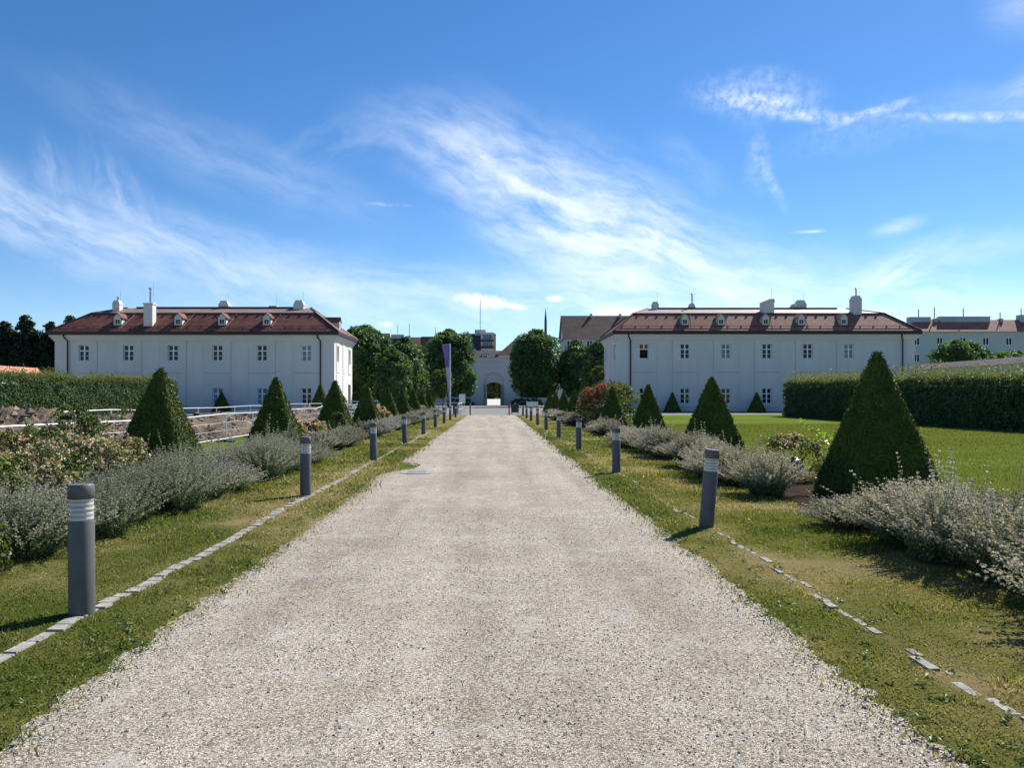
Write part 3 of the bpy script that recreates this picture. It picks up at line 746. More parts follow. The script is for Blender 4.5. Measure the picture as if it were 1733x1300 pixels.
def big_house(name, label, x0, x1, y0, depth, eave, inset, brk, ridge_z, ridge, tile, wins, side, dormers, lower_z, upper_z, bayw):
    """two-storey plastered house with a broken hipped roof. wins: (x, upper glass, lower glass, opened)"""
    root = empty(name, ((x0 + x1) / 2, y0 + depth / 2, 0), label, 'building')
    root_inv = Vector(root.location)
    sub = lambda o: o
    # everything is modelled in world coordinates and moved under the root by an offset
    pivot = bpy.data.objects.new('tmp', None)
    L = -np.array(root_inv)
    def fin(o): return o
    class P:  # parent proxy
        pass
    tr = lambda u, d, z: (u + L[0], y0 + d + L[1], z)
    sx = x1 if side > 0 else x0
    trs = (lambda u, d, z: (sx - d + L[0], u + L[1], z)) if side > 0 else (lambda u, d, z: (sx + d + L[0], u + L[1], z))
    y1 = y0 + depth
    h_up, h_lo, ww = 1.72, 1.78, 1.08
    holes = []
    for (x, gu, gl, op) in wins:
        holes.append((x - ww / 2, x + ww / 2, upper_z - h_up / 2, upper_z + h_up / 2)); holes.append((x - ww / 2, x + ww / 2, lower_z - h_lo / 2, lower_z + h_lo / 2))
    w = MB()
    w.c.append(facade(tr, x0, x1, 0, eave, holes, .5))
    sides = []
    for yy in (y0 + depth * .17, y0 + depth * .83): sides.append((yy - .54, yy + .54, upper_z - h_up / 2, upper_z + h_up / 2))
    doors = [(y0 + depth * .83 - .8, y0 + depth * .83 + .8, 0.02, 3.1)]
    w.c.append(facade(trs, y0, y1, 0, eave, sides + doors, .5))
    ox = x0 if side > 0 else x1
    w.poly([(ox + L[0], y0 + L[1], 0), (ox + L[0], y1 + L[1], 0), (ox + L[0], y1 + L[1], eave), (ox + L[0], y0 + L[1], eave)])
    w.poly([(x0 + L[0], y1 + L[1], 0), (x1 + L[0], y1 + L[1], 0), (x1 + L[0], y1 + L[1], eave), (x0 + L[0], y1 + L[1], eave)])
    # dark rooms behind the openings
    w.box(x0 + .62 + L[0], x1 - .62 + L[0], y0 + .62 + L[1], y1 - .62 + L[1], .01, eave - .02, 1)
    w.build('wall', [M['plaster'], M['interior']], root)
    # raised plaster fields and plinth
    mid = (upper_z + lower_z) / 2 + .15
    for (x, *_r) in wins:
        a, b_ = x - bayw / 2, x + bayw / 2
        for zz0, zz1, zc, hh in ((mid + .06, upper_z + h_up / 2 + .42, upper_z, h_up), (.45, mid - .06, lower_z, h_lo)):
            f = MB(); hl = [(x - ww / 2 - .0, x + ww / 2 + .0, zc - hh / 2, zc + hh / 2)]
            f.c.append(facade(lambda u, d, z: tr(u, d - .045, z), a, b_, zz0, zz1, hl, .045))
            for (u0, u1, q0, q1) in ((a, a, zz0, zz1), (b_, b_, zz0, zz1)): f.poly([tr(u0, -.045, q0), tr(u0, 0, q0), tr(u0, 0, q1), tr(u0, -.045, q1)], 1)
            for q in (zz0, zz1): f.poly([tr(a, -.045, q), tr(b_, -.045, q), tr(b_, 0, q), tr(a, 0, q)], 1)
            e0 = .05   # darker edges and border strips: the field's edge shadow painted in
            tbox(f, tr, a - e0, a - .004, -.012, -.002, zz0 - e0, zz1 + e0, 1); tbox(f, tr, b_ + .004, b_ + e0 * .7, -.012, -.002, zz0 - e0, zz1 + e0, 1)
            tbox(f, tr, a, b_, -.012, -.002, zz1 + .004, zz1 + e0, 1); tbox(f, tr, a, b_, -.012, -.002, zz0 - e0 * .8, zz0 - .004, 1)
            f.build('plaster_field', [M['plaster'], M['plaster_edge_shade']], root)
    for k, yy in enumerate((.17, .5, .83)):
        yc = y0 + depth * yy; hw = .8 if k != 1 else .62
        for zz0, zz1 in ((mid + .1, upper_z + h_up / 2 + .42), (.4, mid - .1)):
            hl = [(yc - .54, yc + .54, upper_z - h_up / 2, upper_z + h_up / 2)] if (k != 1 and zz0 > mid) else ([(yc - .8, yc + .8, .02, 3.1)] if k == 2 else [])
            if k == 2 and zz0 < mid: continue
            f = MB(); f.c.append(facade(lambda u, d, z: trs(u, d - .05, z), yc - hw, yc + hw, zz0, zz1, hl, .05))
            for u in (yc - hw, yc + hw): f.poly([trs(u, -.05, zz0), trs(u, 0, zz0), trs(u, 0, zz1), trs(u, -.05, zz1)])
            for q in (zz0, zz1): f.poly([trs(yc - hw, -.05, q), trs(yc + hw, -.05, q), trs(yc + hw, 0, q), trs(yc - hw, 0, q)])
            f.build('plaster_field', M['plaster'], root)
    p = MB(); p.box(x0 - .05 + L[0], x1 + .05 + L[0], y0 - .05 + L[1], y0 - .003 + L[1], 0, .4); p.build('plinth', M['plinth'], root)
    # cornice
    c = MB(); ov = .5
    for (o_, a, b_) in ((.12, eave - .62, eave - .42), (.26, eave - .42, eave - .2), (.40, eave - .2, eave - .0)):
        c.box(x0 - o_ + L[0], x1 + o_ + L[0], y0 - o_ + L[1], y1 + o_ + L[1], a + .001, b_)
    c.build('cornice', M['plaster_trim'], root)
    # roof
    er = eave + .36
    ev = [(x0 - ov, y0 - ov), (x1 + ov, y0 - ov), (x1 + ov, y1 + ov), (x0 - ov, y1 + ov)]
    br = [(x0 - ov + inset, y0 - ov + inset), (x1 + ov - inset, y0 - ov + inset), (x1 + ov - inset, y1 + ov - inset), (x0 - ov + inset, y1 + ov - inset)]
    yr = (y0 + y1) / 2
    rd = [(ridge[0], yr), (ridge[1], yr)]
    A = lambda p, z: (p[0] + L[0], p[1] + L[1], z)
    r = MB()
    for i in range(4):
        j = (i + 1) % 4; r.poly([A(ev[i], er), A(ev[j], er), A(br[j], brk), A(br[i], brk)], 0)
    bu = brk + .05
    r.poly([A(br[0], bu), A(br[1], bu), A(rd[1], ridge_z), A(rd[0], ridge_z)], 1); r.poly([A(br[2], bu), A(br[3], bu), A(rd[0], ridge_z), A(rd[1], ridge_z)], 1)
    r.poly([A(br[1], bu), A(br[2], bu), A(rd[1], ridge_z)], 1); r.poly([A(br[3], bu), A(br[0], bu), A(rd[0], ridge_z)], 1)
    for i in range(4): r.poly([A(br[i], brk), A(br[(i + 1) % 4], brk), A(br[(i + 1) % 4], bu), A(br[i], bu)], 1)
    ro = r.build('roof', [M[tile], M['roof_seam']], root)
    # dark gutter band with eave shadow painted in, ridge and hip cappings, snow guard
    g = MB()
    g.box(x0 - ov - .06 + L[0], x1 + ov + .06 + L[0], y0 - ov - .06 + L[1], y0 - ov + .10 + L[1], eave + .002, er + .03)
    g.box(x0 - ov - .06 + L[0], x1 + ov + .06 + L[0], y1 + ov - .10 + L[1], y1 + ov + .06 + L[1], eave + .002, er + .03)
    for xx in (x0 - ov, x1 + ov): g.box(xx - .08 + L[0], xx + .08 + L[0], y0 - ov + .10 + L[1], y1 + ov - .10 + L[1], eave + .002, er + .03)
    g.build('gutter_and_shadow', M['dark_metal'], ro)
    g = MB(); g.box(ridge[0] + 1.2 + L[0], ridge[1] - 1.2 + L[0], yr - .25 + L[1], yr + .25 + L[1], ridge_z - .12, ridge_z + .12); g.build('ridge_walkway', M['dark_metal'], ro)
    for i in range(4):
        g = MB(); g.tube([A(ev[i], er + .02), A(br[i], brk + .03), A(rd[0 if i in (0, 3) else 1], ridge_z + .02)], .11, 6); g.build('hip_capping', M['dark_metal'], ro)
    g = MB()
    g.box(br[0][0] + L[0], br[1][0] + L[0], br[0][1] - .07 + L[1], br[0][1] + .02 + L[1], brk - .03, brk + .09); g.build('break_flashing', M['dark_metal'], ro)
    slope = (brk - er) / inset
    g = MB(); yy = y0 - ov + .62
    zz = er + .62 * slope
    g.tube([(x0 - ov + .9 + L[0], yy + L[1], zz + .13), (x1 + ov - .9 + L[0], yy + L[1], zz + .13)], .025, 5)
    k = x0 + .6
    while k < x1 - .6: g.box(k - .03 + L[0], k + .03 + L[0], yy - .02 + L[1], yy + .25 + L[1], zz - .02, zz + .16); k += 1.5
    g.build('snow_guard', M['dark_metal'], ro)
    k = x0 + 2.6; yt = y0 - ov + inset * .84; zt = er + inset * .84 * slope
    while k < x1 - 2.4:
        g = MB(); g.box(k - .12 + L[0], k + .12 + L[0], yt - .09 + L[1], yt + .09 + L[1], zt - .05, zt + .09); k += 1.15
        g.build('roof_vent', M['dark_metal'] if tile == 'roof_red' else M['roof_seam'], ro)
    for x in dormers:   # pale conductor strips beside the dormers
        s0, s1 = .25, inset
        g = MB(); g.tube([(x + .55 + L[0], y0 - ov + s0 + L[1], er + s0 * slope + .04), (x + 1.05 + L[0], y0 - ov + s1 + L[1], er + s1 * slope + .04)], .016, 5)
        g.build('lightning_conductor', M['coping_pale'], ro)
    # windows
    for (x, gu, gl, op) in wins:
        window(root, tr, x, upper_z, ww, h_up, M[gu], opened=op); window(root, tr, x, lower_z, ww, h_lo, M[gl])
    for (a, b_, c_, d_) in sides: window(root, trs, (a + b_) / 2, (c_ + d_) / 2, b_ - a, d_ - c_, M['glass_curtain'], surround=False)
    yc = y0 + depth * .83
    d = MB(); tbox(d, trs, yc - .78, yc - .02, .2, .28, .03, 2.3); tbox(d, trs, yc + .02, yc + .78, .2, .28, .03, 2.3); tbox(d, trs, yc - .78, yc + .78, .22, .26, 2.35, 3.08)
    do = d.build('door', M['dark_metal'], root)
    # downpipes
    for xx in (x0 + 1.45, x1 - 1.45):
        g = MB(); g.tube([(xx - .25 + L[0], y0 - ov - .02 + L[1], eave + .04), (xx - .25 + L[0], y0 - .42 + L[1], eave - .25), (xx + L[0], y0 - .16 + L[1], eave - .62), (xx + L[0], y0 - .16 + L[1], .1)], .075, 8)
        g.build('downpipe', M['dark_metal'], root)
    return root, L, slope, er, ov
def roof_y(y0, ov, er, slope, d): return y0 - ov + d, er + d * slope

# left house
LX0, LX1, LY, LD, LE = -46.7, -16.9, 80.0, 10.2, 8.25
bay = 4.75
lw = [LX0 + 3.1 + .0 + i * bay for i in range(6)]
lw = [-43.6 + i * 4.748 for i in range(6)]
wl_ = [(lw[0], 'glass', 'glass', None), (lw[1], 'glass', 'glass', None), (lw[2], 'glass', 'glass', None), (lw[3], 'glass', 'glass_curtain', None), (lw[4], 'glass', 'glass_curtain', None), (lw[5], 'glass_curtain', 'glass', None)]
ldorm = [-40.3, -33.8, -29.1, -24.3]
root, L, slope, er, ov = big_house('plastered_house', 'long white two-storey house with red tiled roof behind the fenced dig', LX0, LX1, LY, LD, LE, 3.05, 10.85, 11.75, (-41.5, -20.6), 'roof_red', wl_, 1, ldorm, 1.75, 6.35, 2.85)
for x in ldorm:
    dd = 1.05; dormer(root, x + L[0], LY - ov + dd + L[1], er + dd * slope, slope, tile='roof_red')
dd = 1.2; dormer(root, LX1 + ov - dd + L[0], LY + 6.4 + L[1], er + dd * slope, slope, tile='roof_red', axis='x')
chimney(root, -36.9 + L[0], LY + .75 + L[1], 8.9, 11.6, .95, .9, 'flat', 1.55, 'tall white chimney standing on the front roof slope with a steel flue')
chimney(root, -42.0 + L[0], LY + 4.0 + L[1], 10.9, 12.0, .8, .8, 'slope', .25)
chimney(root, -30.6 + L[0], LY + 5.6 + L[1], 11.2, 12.05, 1.1, .8, 'slope')
chimney(root, -25.0 + L[0], LY + 5.6 + L[1], 11.2, 11.9, .8, .7, 'flat')
chimney(root, -21.9 + L[0], LY + 5.0 + L[1], 11.0, 12.0, 1.15, .9, 'slope')

# right house
RX0, RX1, RY, RD, RE = 14.1, 47.8, 85.0, 10.0, 8.75
rw = [17.13 + i * 4.645 for i in range(6)]
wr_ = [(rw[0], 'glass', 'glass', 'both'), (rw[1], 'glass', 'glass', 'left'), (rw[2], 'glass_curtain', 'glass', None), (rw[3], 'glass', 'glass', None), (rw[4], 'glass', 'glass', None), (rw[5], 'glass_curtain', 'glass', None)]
rdorm = [21.9, 26.0, 31.1, 35.15, 40.0]
root, L, slope, er, ov = big_house('plastered_house', 'long white two-storey house with brown tiled roof across the open lawn', RX0, RX1, RY, RD, RE, 2.75, 11.35, 12.25, (18.6, 42.4), 'roof_brown', wr_, -1, rdorm, 1.78, 6.85, 2.85)
for x in rdorm:
    dd = .95; dormer(root, x + L[0], RY - ov + dd + L[1], er + dd * slope, slope, tile='roof_brown')
dd = 1.2; dormer(root, 47.8 + ov - dd + L[0], RY + 6.4 + L[1], er + dd * slope, slope, tile='roof_brown', axis='x')
chimney(root, 19.5 + L[0], RY + 5.2 + L[1], 11.6, 12.65, .75, .7, 'slope')
chimney(root, 24.0 + L[0], RY + 5.6 + L[1], 11.8, 12.5, .72, .7, 'slope', 1.15)
chimney(root, 32.1 + L[0], RY + 2.9 + L[1], 11.2, 12.7, 1.35, 1.0, 'mono')
chimney(root, 37.2 + L[0], RY + 5.8 + L[1], 11.9, 12.75, 1.2, .8, 'slope')
chimney(root, 36.2 + L[0], RY + 5.8 + L[1], 11.9, 12.5, .4, .5, 'mono')
chimney(root, 42.35 + L[0], RY + 2.6 + L[1], 11.2, 12.9, 1.05, .9, 'slope', .8)

# gate wall with arched recess and passage
def arch_face(x0, x1, z0, z1, cx, hw, spring, rise, y0, y1, b, n=18):
    pts = [(cx - hw, z0), (cx - hw, spring)]
    for i in range(1, n): th = math.pi * (1 - i / n); pts.append((cx + hw * math.cos(th), spring + rise * math.sin(th)))
    pts += [(cx + hw, spring), (cx + hw, z0)]
    for y, fl in ((y0, 0), (y1, 1)):
        P = lambda x, z: (x, y, z)
        b.poly([P(x0, z0), P(cx - hw, z0), P(cx - hw, spring), P(x0, spring)]); b.poly([P(cx + hw, z0), P(x1, z0), P(x1, spring), P(cx + hw, spring)])
        for i in range(1, len(pts) - 2):
            (xa, za), (xb, zb) = pts[i], pts[i + 1]; b.poly([P(xa, za), P(xb, zb), P(xb, z1), P(xa, z1)])
        b.poly([P(x0, spring), P(cx - hw, spring), P(cx - hw, z1), P(x0, z1)]); b.poly([P(cx + hw, spring), P(x1, spring), P(x1, z1), P(cx + hw, z1)])
    for i in range(len(pts) - 1):
        (xa, za), (xb, zb) = pts[i], pts[i + 1]; b.poly([(xa, y0, za), (xb, y0, zb), (xb, y1, zb), (xa, y1, za)])
    b.poly([(x0, y0, z1), (x1, y0, z1), (x1, y1, z1), (x0, y1, z1)]); b.poly([(x0, y0, z0), (x0, y1, z0), (x0, y1, z1), (x0, y0, z1)]); b.poly([(x1, y0, z0), (x1, y1, z0), (x1, y1, z1), (x1, y0, z1)])
GY = 156.0
gate = empty('gate_wall', (.2, GY, 0), 'pale gate wall with a rounded arch recess and open passage', 'gate')
b = MB(); arch_face(-14, 14, 0, 9.0, 0, 2.05, 4.75, 2.05, 0, .35, b); b.build('arch_wall', M['plaster_gate'], gate)
b = MB(); arch_face(-3, 3, 0, 7.4, 0, 1.5, 4.3, .55, .352, 2.2, b); b.build('passage', M['plaster_gate'], gate)
b = MB(); b.box(-14.1, 14.1, -.12, .6, 7.85, 8.02).box(-14.1, 14.1, -.3, .8, 9.002, 9.35).box(-14.1, 14.1, -.5, .9, 9.352, 9.75); b.build('cornice', M['plaster_gate'], gate)
b = MB(); b.prism([(-14.1, -.6, 9.752), (-14.1, 1.0, 9.752), (-14.1, .9, 10.0), (-14.1, -.5, 10.0)], (28.2, 0, 0)); b.build('coping', M['coping_pale'], gate)
for s in (-1, 1):
    b = MB(); b.box(*sorted((s * 1.48, s * 1.36)), -.9, .33, .05, 4.2); b.build('gate_leaf', M['bin_dark'], gate)

b = MB(); b.poly([(-6, 158, -.005), (7, 158, -.005), (7, 171, 1.25), (-6, 171, 1.25)]).poly([(-6, 171, 1.25), (7, 171, 1.25), (7, 190, 1.3), (-6, 190, 1.3)])
tag(b.build('road', M['concrete']), 'pale road ramp climbing away behind the open gate', 'road', kind='structure')
# garden walls
def garden_wall(name, label, x0, x1, y0, y1, h, cop, slant):
    r = empty(name, ((x0 + x1) / 2, (y0 + y1) / 2, 0), label, 'wall'); hx, hy = (x1 - x0) / 2, (y1 - y0) / 2
    MB().box(-hx, hx, -hy, hy, 0, h - .35).build('wall_body', M['plaster'], r)
    MB().box(-hx - .1, hx + .1, -hy - .1, hy + .1, h - .348, h - .2).build('cornice', M['plaster_trim'], r)
    b = MB()
    if hy > hx: b.prism([(-hx - .3, -hy - .2, h - .198), (hx + .3, -hy - .2, h - .198), (0, -hy - .2, h + slant)], (0, 2 * hy + .4, 0))
    else: b.prism([(-hx - .2, -hy - .3, h - .198), (-hx - .2, hy + .3, h - .198), (-hx - .2, 0, h + slant)], (2 * hx + .4, 0, 0))
    b.build('tile_coping', M[cop], r); return r
garden_wall('garden_wall', 'sunlit white garden wall with red tile coping at the dig', -56.6, -56.0, 40, 92.6, 4.75, 'coping_tile', .5)
garden_wall('garden_wall', 'low shaded wall piece joining the red roofed house', -55.9, -46.8, 92.8, 93.4, 4.2, 'roof_grey', .3)
garden_wall('garden_wall', 'grey garden wall with pale tile coping beyond the lawn hedge', 48.1, 48.7, 30, 84.6, 4.95, 'coping_pale', .4)

# far buildings
def far_block(name, label, x0, x1, y, dpt, eave, ridge, wall, roof, rows, cols, dormers=0, chims=(), hip=0.0, gable=False, win='glass'):
    cx, cy = (x0 + x1) / 2, y + dpt / 2
    r = empty(name, (cx, cy, 0), label, 'building'); hx, hy = (x1 - x0) / 2, dpt / 2
    w = MB(); holes = []
    for (z, h, ww) in rows:
        for i in range(cols):
            u = -hx + (i + .5) * 2 * hx / cols; holes.append((u - ww / 2, u + ww / 2, z - h / 2, z + h / 2))
    tr = lambda u, d, z: (u, -hy + d, z)
    w.c.append(facade(tr, -hx, hx, 0, eave, holes, .25))
    w.poly([(-hx, -hy, 0), (-hx, hy, 0), (-hx, hy, eave), (-hx, -hy, eave)]); w.poly([(hx, -hy, 0), (hx, hy, 0), (hx, hy, eave), (hx, -hy, eave)]); w.poly([(-hx, hy, 0), (hx, hy, 0), (hx, hy, eave), (-hx, hy, eave)])
    if gable:
        for xx in (-hx, hx): w.poly([(xx, -hy, eave), (xx, hy, eave), (xx, 0, ridge)])
    w.build('wall', M[wall], r)
    for a, b_, c, d in holes:
        f = MB(); fw = .12
        tbox(f, tr, a, a + fw, .1, .2, c, d); tbox(f, tr, b_ - fw, b_, .1, .2, c, d); tbox(f, tr, a + fw, b_ - fw, .1, .2, c, c + fw); tbox(f, tr, a + fw, b_ - fw, .1, .2, d - fw, d); tbox(f, tr, (a + b_) / 2 - .06, (a + b_) / 2 + .06, .1, .2, c + fw, d - fw)
        f.poly([tr(a, .24, c), tr(b_, .24, c), tr(b_, .24, d), tr(a, .24, d)], 1)
        f.build('window', [M['white_paint'], M[win]], r)
    q = MB(); o = .5
    P = [(-hx - o, -hy - o, eave), (hx + o, -hy - o, eave), (hx + o, hy + o, eave), (-hx - o, hy + o, eave), (-hx - o + hip, 0, ridge), (hx + o - hip, 0, ridge)]
    for f in ((0, 1, 5, 4), (2, 3, 4, 5), (1, 2, 5), (3, 0, 4)):
        if gable and len(f) == 3: continue
        q.poly([P[i] for i in f])
    q.poly([P[3], P[2], P[1], P[0]])
    ro = q.build('roof', M[roof], r)
    for i in range(dormers):
        u = -hx + (i + .5) * 2 * hx / dormers; z0 = eave + .12 * (ridge - eave); y0_ = -hy + .06 * dpt
        d = MB(); d.box(u - .8, u + .8, y0_, y0_ + 2.4, z0, z0 + 1.7); d.box(u - .95, u + .95, y0_ - .15, y0_ + 2.6, z0 + 1.702, z0 + 1.85, 1)
        d.box(u - .5, u + .5, y0_ - .03, y0_ - .002, z0 + .35, z0 + 1.4, 2); d.build('dormer', [M['plaster'], M[roof], M['glass']], r)
    for (u, hh, ww, rod) in chims:
        c = MB(); c.box(u - ww / 2, u + ww / 2, -.6, .6, ridge - 1.5, ridge + hh); co = c.build('chimney', M['grey_wall'], r)
        if rod: c = MB(); c.tube([(u, 0, ridge + hh), (u, 0, ridge + hh + rod)], .09, 5); c.build('antenna_rod', M['bin_dark'], co)
    return r
# long dark-roofed apartment house behind the right house
far_block('apartment_house', 'long apartment house with a wide dark brown roof behind the lindens', 19.2, 43, 200, 14, 17.2, 24.2, 'grey_wall', 'roof_far', [(16.1, 1.5, 1.6), (14.3, 1.4, 1.7), (9.5, 1.8, 1.4)], 9, 0, [(-4, .5, .5, 0), (4, .5, .5, 0)], 0, True)
b = MB(); b.box(19.3, 42.9, 199.4, 199.96, 13.5, 15.2); b.build('balcony', M['blue_wall'], None); o = bpy.data.objects['balcony']
ap = bpy.data.objects['apartment_house']; o.parent = ap; o.location = -Vector(ap.location)
far_block('apartment_house', 'pale green apartment house with brown hipped roof beyond the grey garden wall', 77.0, 120, 140, 5.5, 13.9, 16.4, 'greenish_wall', 'roof_brown', [(12.1, 1.5, 1.2), (9.0, 1.5, 1.2), (6.0, 1.5, 1.2), (3, 1.5, 1.2)], 10, 0, [(-17.5, .5, 4, 1.5), (-9, .6, 9.5, 1.6), (2, .9, 1.2, 1.2), (-14.5, .2, .5, 2.2), (7.0, .7, 2.3, 0), (10.2, .5, 1.3, 0), (-2, .2, .4, 1.2)], 4)
for i, (x0, x1, y, e, rdg, wall, lab) in enumerate([
    (128, 141, 190, 13.0, 14.0, 'grey_wall', 'small grey flat topped block at the far edge past the green apartment house'),]):
    far_block('town_house', lab, x0, x1, y, 10, e, rdg, wall, 'roof_grey', [(11.2, 1.5, 1.2), (8, 1.5, 1.2)], 4, 0, [(-3, .8, 1.5, 0), (3, .6, 1, 0)], 2)
# roofs seen over the lindens, left of the gate
far_block('town_house', 'distant house with pinkish brown roof and pale gable above the lindens', -46, -37, 260, 12, 19.5, 24.4, 'cream_wall', 'roof_far', [(17, 1.5, 1.3)], 3, 0, [(-3, .8, 3, 2.5)], 0, True)
far_block('town_house', 'distant house with a row of white dormers above the lindens', -37, -25.5, 255, 12, 17.6, 22.6, 'cream_wall', 'roof_far', [(15, 1.5, 1.3)], 4, 4, [(-1.8, .9, 4.5, 3.4), (2.2, .5, 1, 4.2)], 0, True)
far_block('town_house', 'distant house with dusky roof beside the dormered one', -25.4, -17, 258, 12, 18.2, 22.8, 'cream_wall', 'roof_far', [(15, 1.5, 1.3)], 3, 2, [(1, .6, 1, 3.0)], 0, True)
far_block('town_house', 'distant house with a steep cream gable end behind the lindens', -21.5, -15.5, 225, 10, 13.5, 20.3, 'cream_wall', 'roof_far', [(11, 1.5, 1.3)], 2, 0, [], 0, True)
# dark-roofed block with glazed roof tower near the gate
tw = far_block('roof_tower_house', 'dark roofed block with white glazed roof terrace above the gate', -10.4, .4, 215, 11, 15.0, 20.4, 'grey_wall', 'slate', [(13, 1.5, 1.3)], 4, 0, [(-2.9, -1.6, 1.0, 0), (1.3, 1.1, 3.2, 9.0)], 0, True)
b = MB(); b.box(1.6, 5.2, -6.5, -1, 12.5, 19.9); b.box(1.4, 5.4, -6.7, -.8, 19.902, 20.2); b.build('roof_terrace', M['plaster'], tw)
b = MB(); b.box(2.0, 4.9, -6.56, -6.52, 18.2, 19.6).box(2.0, 4.9, -6.56, -6.52, 16.4, 17.6); b.build('terrace_window', M['glass_curtain'], tw)
b = MB(); b.box(1.5, 5.3, -7.2, -6.57, 15.6, 16.3).box(1.5, 5.3, -7.2, -6.57, 17.62, 18.1); b.build('terrace_balcony', M['slate'], tw)
b = MB(); b.box(-3.5, -2.3, -6.4, -5, 11, 16.6).frustum(-2.9, -5.7, 16.602, 17.2, 1.5, 1.6, .8, 1.0); b.build('chimney', M['plaster'], tw)
far_block('low_house', 'low house with dark dormered roof just behind the gate wall', -7.9, 3.8, 200, 9, 11.0, 14.4, 'plaster', 'slate', [(8, 1.4, 1.2)], 4, 3, [(-3, .4, .8, 0)], 1.4)
far_block('low_house', 'low house with brown peaked roof behind the gate beside the big linden', 1.5, 12, 195, 10, 12.6, 17.4, 'cream_wall', 'roof_far', [(10.5, 1.4, 1.2)], 4, 0, [], 5.2)
b = MB(); b.tube([(0, 0, 0), (0, 0, 24), (0, 0, 27.5), (0, 0, 31.5)], [.5, .45, .4, .04], 8); b.build('spire_mast', M['slate'], None, (17.6, 250, 0))
tag(bpy.data.objects['spire_mast'], 'thin dark pointed mast rising behind the big clipped linden', 'mast')

# wooded hill on the skyline
def hill(rng):
    xs = np.linspace(-420, 120, 90); ys = np.linspace(560, 820, 24); Xg, Yg = np.meshgrid(xs, ys)
    t = (Yg - 560) / 260
    Zg = 47 * np.sin(np.clip(t, 0, 1) * math.pi / 2 * 1.0) * (1 - .55 * np.clip((Xg + 60) / 170, 0, 1) ** 1.3) + 3 * fbm(Xg, Yg, .02, 3)
    Zg *= np.clip(t * 3, 0, 1)
    V = np.stack([Xg, Yg, Zg], -1).reshape(-1, 3); nx = len(xs)
    i = np.arange(len(ys) - 1)[:, None] * nx + np.arange(nx - 1)
    F = np.stack([i, i + 1, i + nx + 1, i + nx], -1).reshape(-1, 4)
    h = link('hill', mesh_np('hill', [(V, F, 0, None)], [M['far_wood']])); tag(h, 'low hill on the far skyline', 'hill', kind='structure')
    n = 9000
    k = rng.integers(0, len(V), n); C = V[k] + rng.normal(0, 3, (n, 3)) * (1, 1, .6); C[:, 2] += 2
    Nn = rng.normal(size=(n, 3)) + (0, -.6, .8)
    f = link('woods', mesh_np('woods', [(*leaves(C, Nn, 4.5, rng, .8)[:2], 0, np.repeat(rng.random(n), 4))], [M['far_wood']])); tag(f, 'far wooded skyline that reads as one dark green band', 'woods', kind='stuff')
hill(np.random.default_rng(11))

# ------------------------------------------------------------------ trees
def crown_chunks(rng, w, d, h, z0, nb, nl, size, shape='round', lump=.17, flat=.0):
    """leaf clumps over an envelope of half-extents; clumps of different size leave gaps and hollows"""
    th = rng.uniform(0, 2 * math.pi, nb); t = rng.random(nb)
    if shape == 'cone': prof = lambda t: np.clip(1.02 - t ** 1.6, .05, 1) ** .8
    elif shape == 'box': prof = lambda t: np.clip(1.03 - np.abs(2 * t - .92) ** 3.4, .12, 1)
    elif shape == 'dome': prof = lambda t: np.sqrt(np.clip(1 - (t * .96) ** 2.2, .02, 1))
    else: prof = lambda t: np.sqrt(np.clip(1 - (2 * t - 1) ** 2, .04, 1))
    top = rng.random(nb) < .22
    rr = prof(t) * rng.uniform(.78, 1.0, nb)
    if shape != 'cone': rr = np.where(top, rr * rng.random(nb), rr); t = np.where(top, np.maximum(t, .86 - .1 * rng.random(nb)), t)
    C = np.stack([np.cos(th) * rr * w / 2, np.sin(th) * rr * d / 2, z0 + t * h], -1)
    br = lump * min((w + d) / 2, w * 1.2, d * 1.2, h * 1.4) * rng.uniform(.55, 1.15, nb) * (.5 + .5 * rr)
    C[:, :2] *= (1 - br / (w / 2) * .55)[:, None]
    bi = rng.integers(0, nb, nl)
    dirn = unit(rng.normal(size=(nl, 3)))
    out = unit(C - np.array([0, 0, z0 + h * .45])); dirn = unit(dirn + out[bi] * .75 + np.array([0, 0, .25]))
    P = C[bi] + dirn * (br[bi] * rng.uniform(.65, 1.08, nl))[:, None]
    P[:, 2] = np.maximum(P[:, 2], z0 - .2)
    Nn = dirn + rng.normal(size=(nl, 3)) * .55
    bt = rng.normal(.45, .18, nb)
    V, F, t_ = leaves(P, Nn, size * rng.uniform(.7, 1.3, nl), rng, .62, bt[bi] + rng.normal(0, .16, nl))
    # inner mass so the crown is not see-through
    a = np.linspace(0, 2 * math.pi, 17)[:-1]; tt = np.linspace(.04, .97, 9)
    RV = []
    for q in tt:
        p = float(prof(np.array(q))) * (.74 if shape != 'cone' else .7)
        for g in a: RV.append((math.cos(g) * p * w / 2 * rng.uniform(.88, 1.05), math.sin(g) * p * d / 2 * rng.uniform(.88, 1.05), z0 + q * h * .95))
    n = 16
    RF = [(i * n + j, i * n + (j + 1) % n, (i + 1) * n + (j + 1) % n, (i + 1) * n + j) for i in range(8) for j in range(n)]
    RV = np.array(RV)
    return [(V, F, 0, t_), (RV, np.array(RF), 0, np.full(len(RV), .05)), (RV[-n:], np.array([list(range(n))]), 0, np.full(n, .05)), (RV[:n], np.array([list(range(n))[::-1]]), 0, np.full(n, .05))]
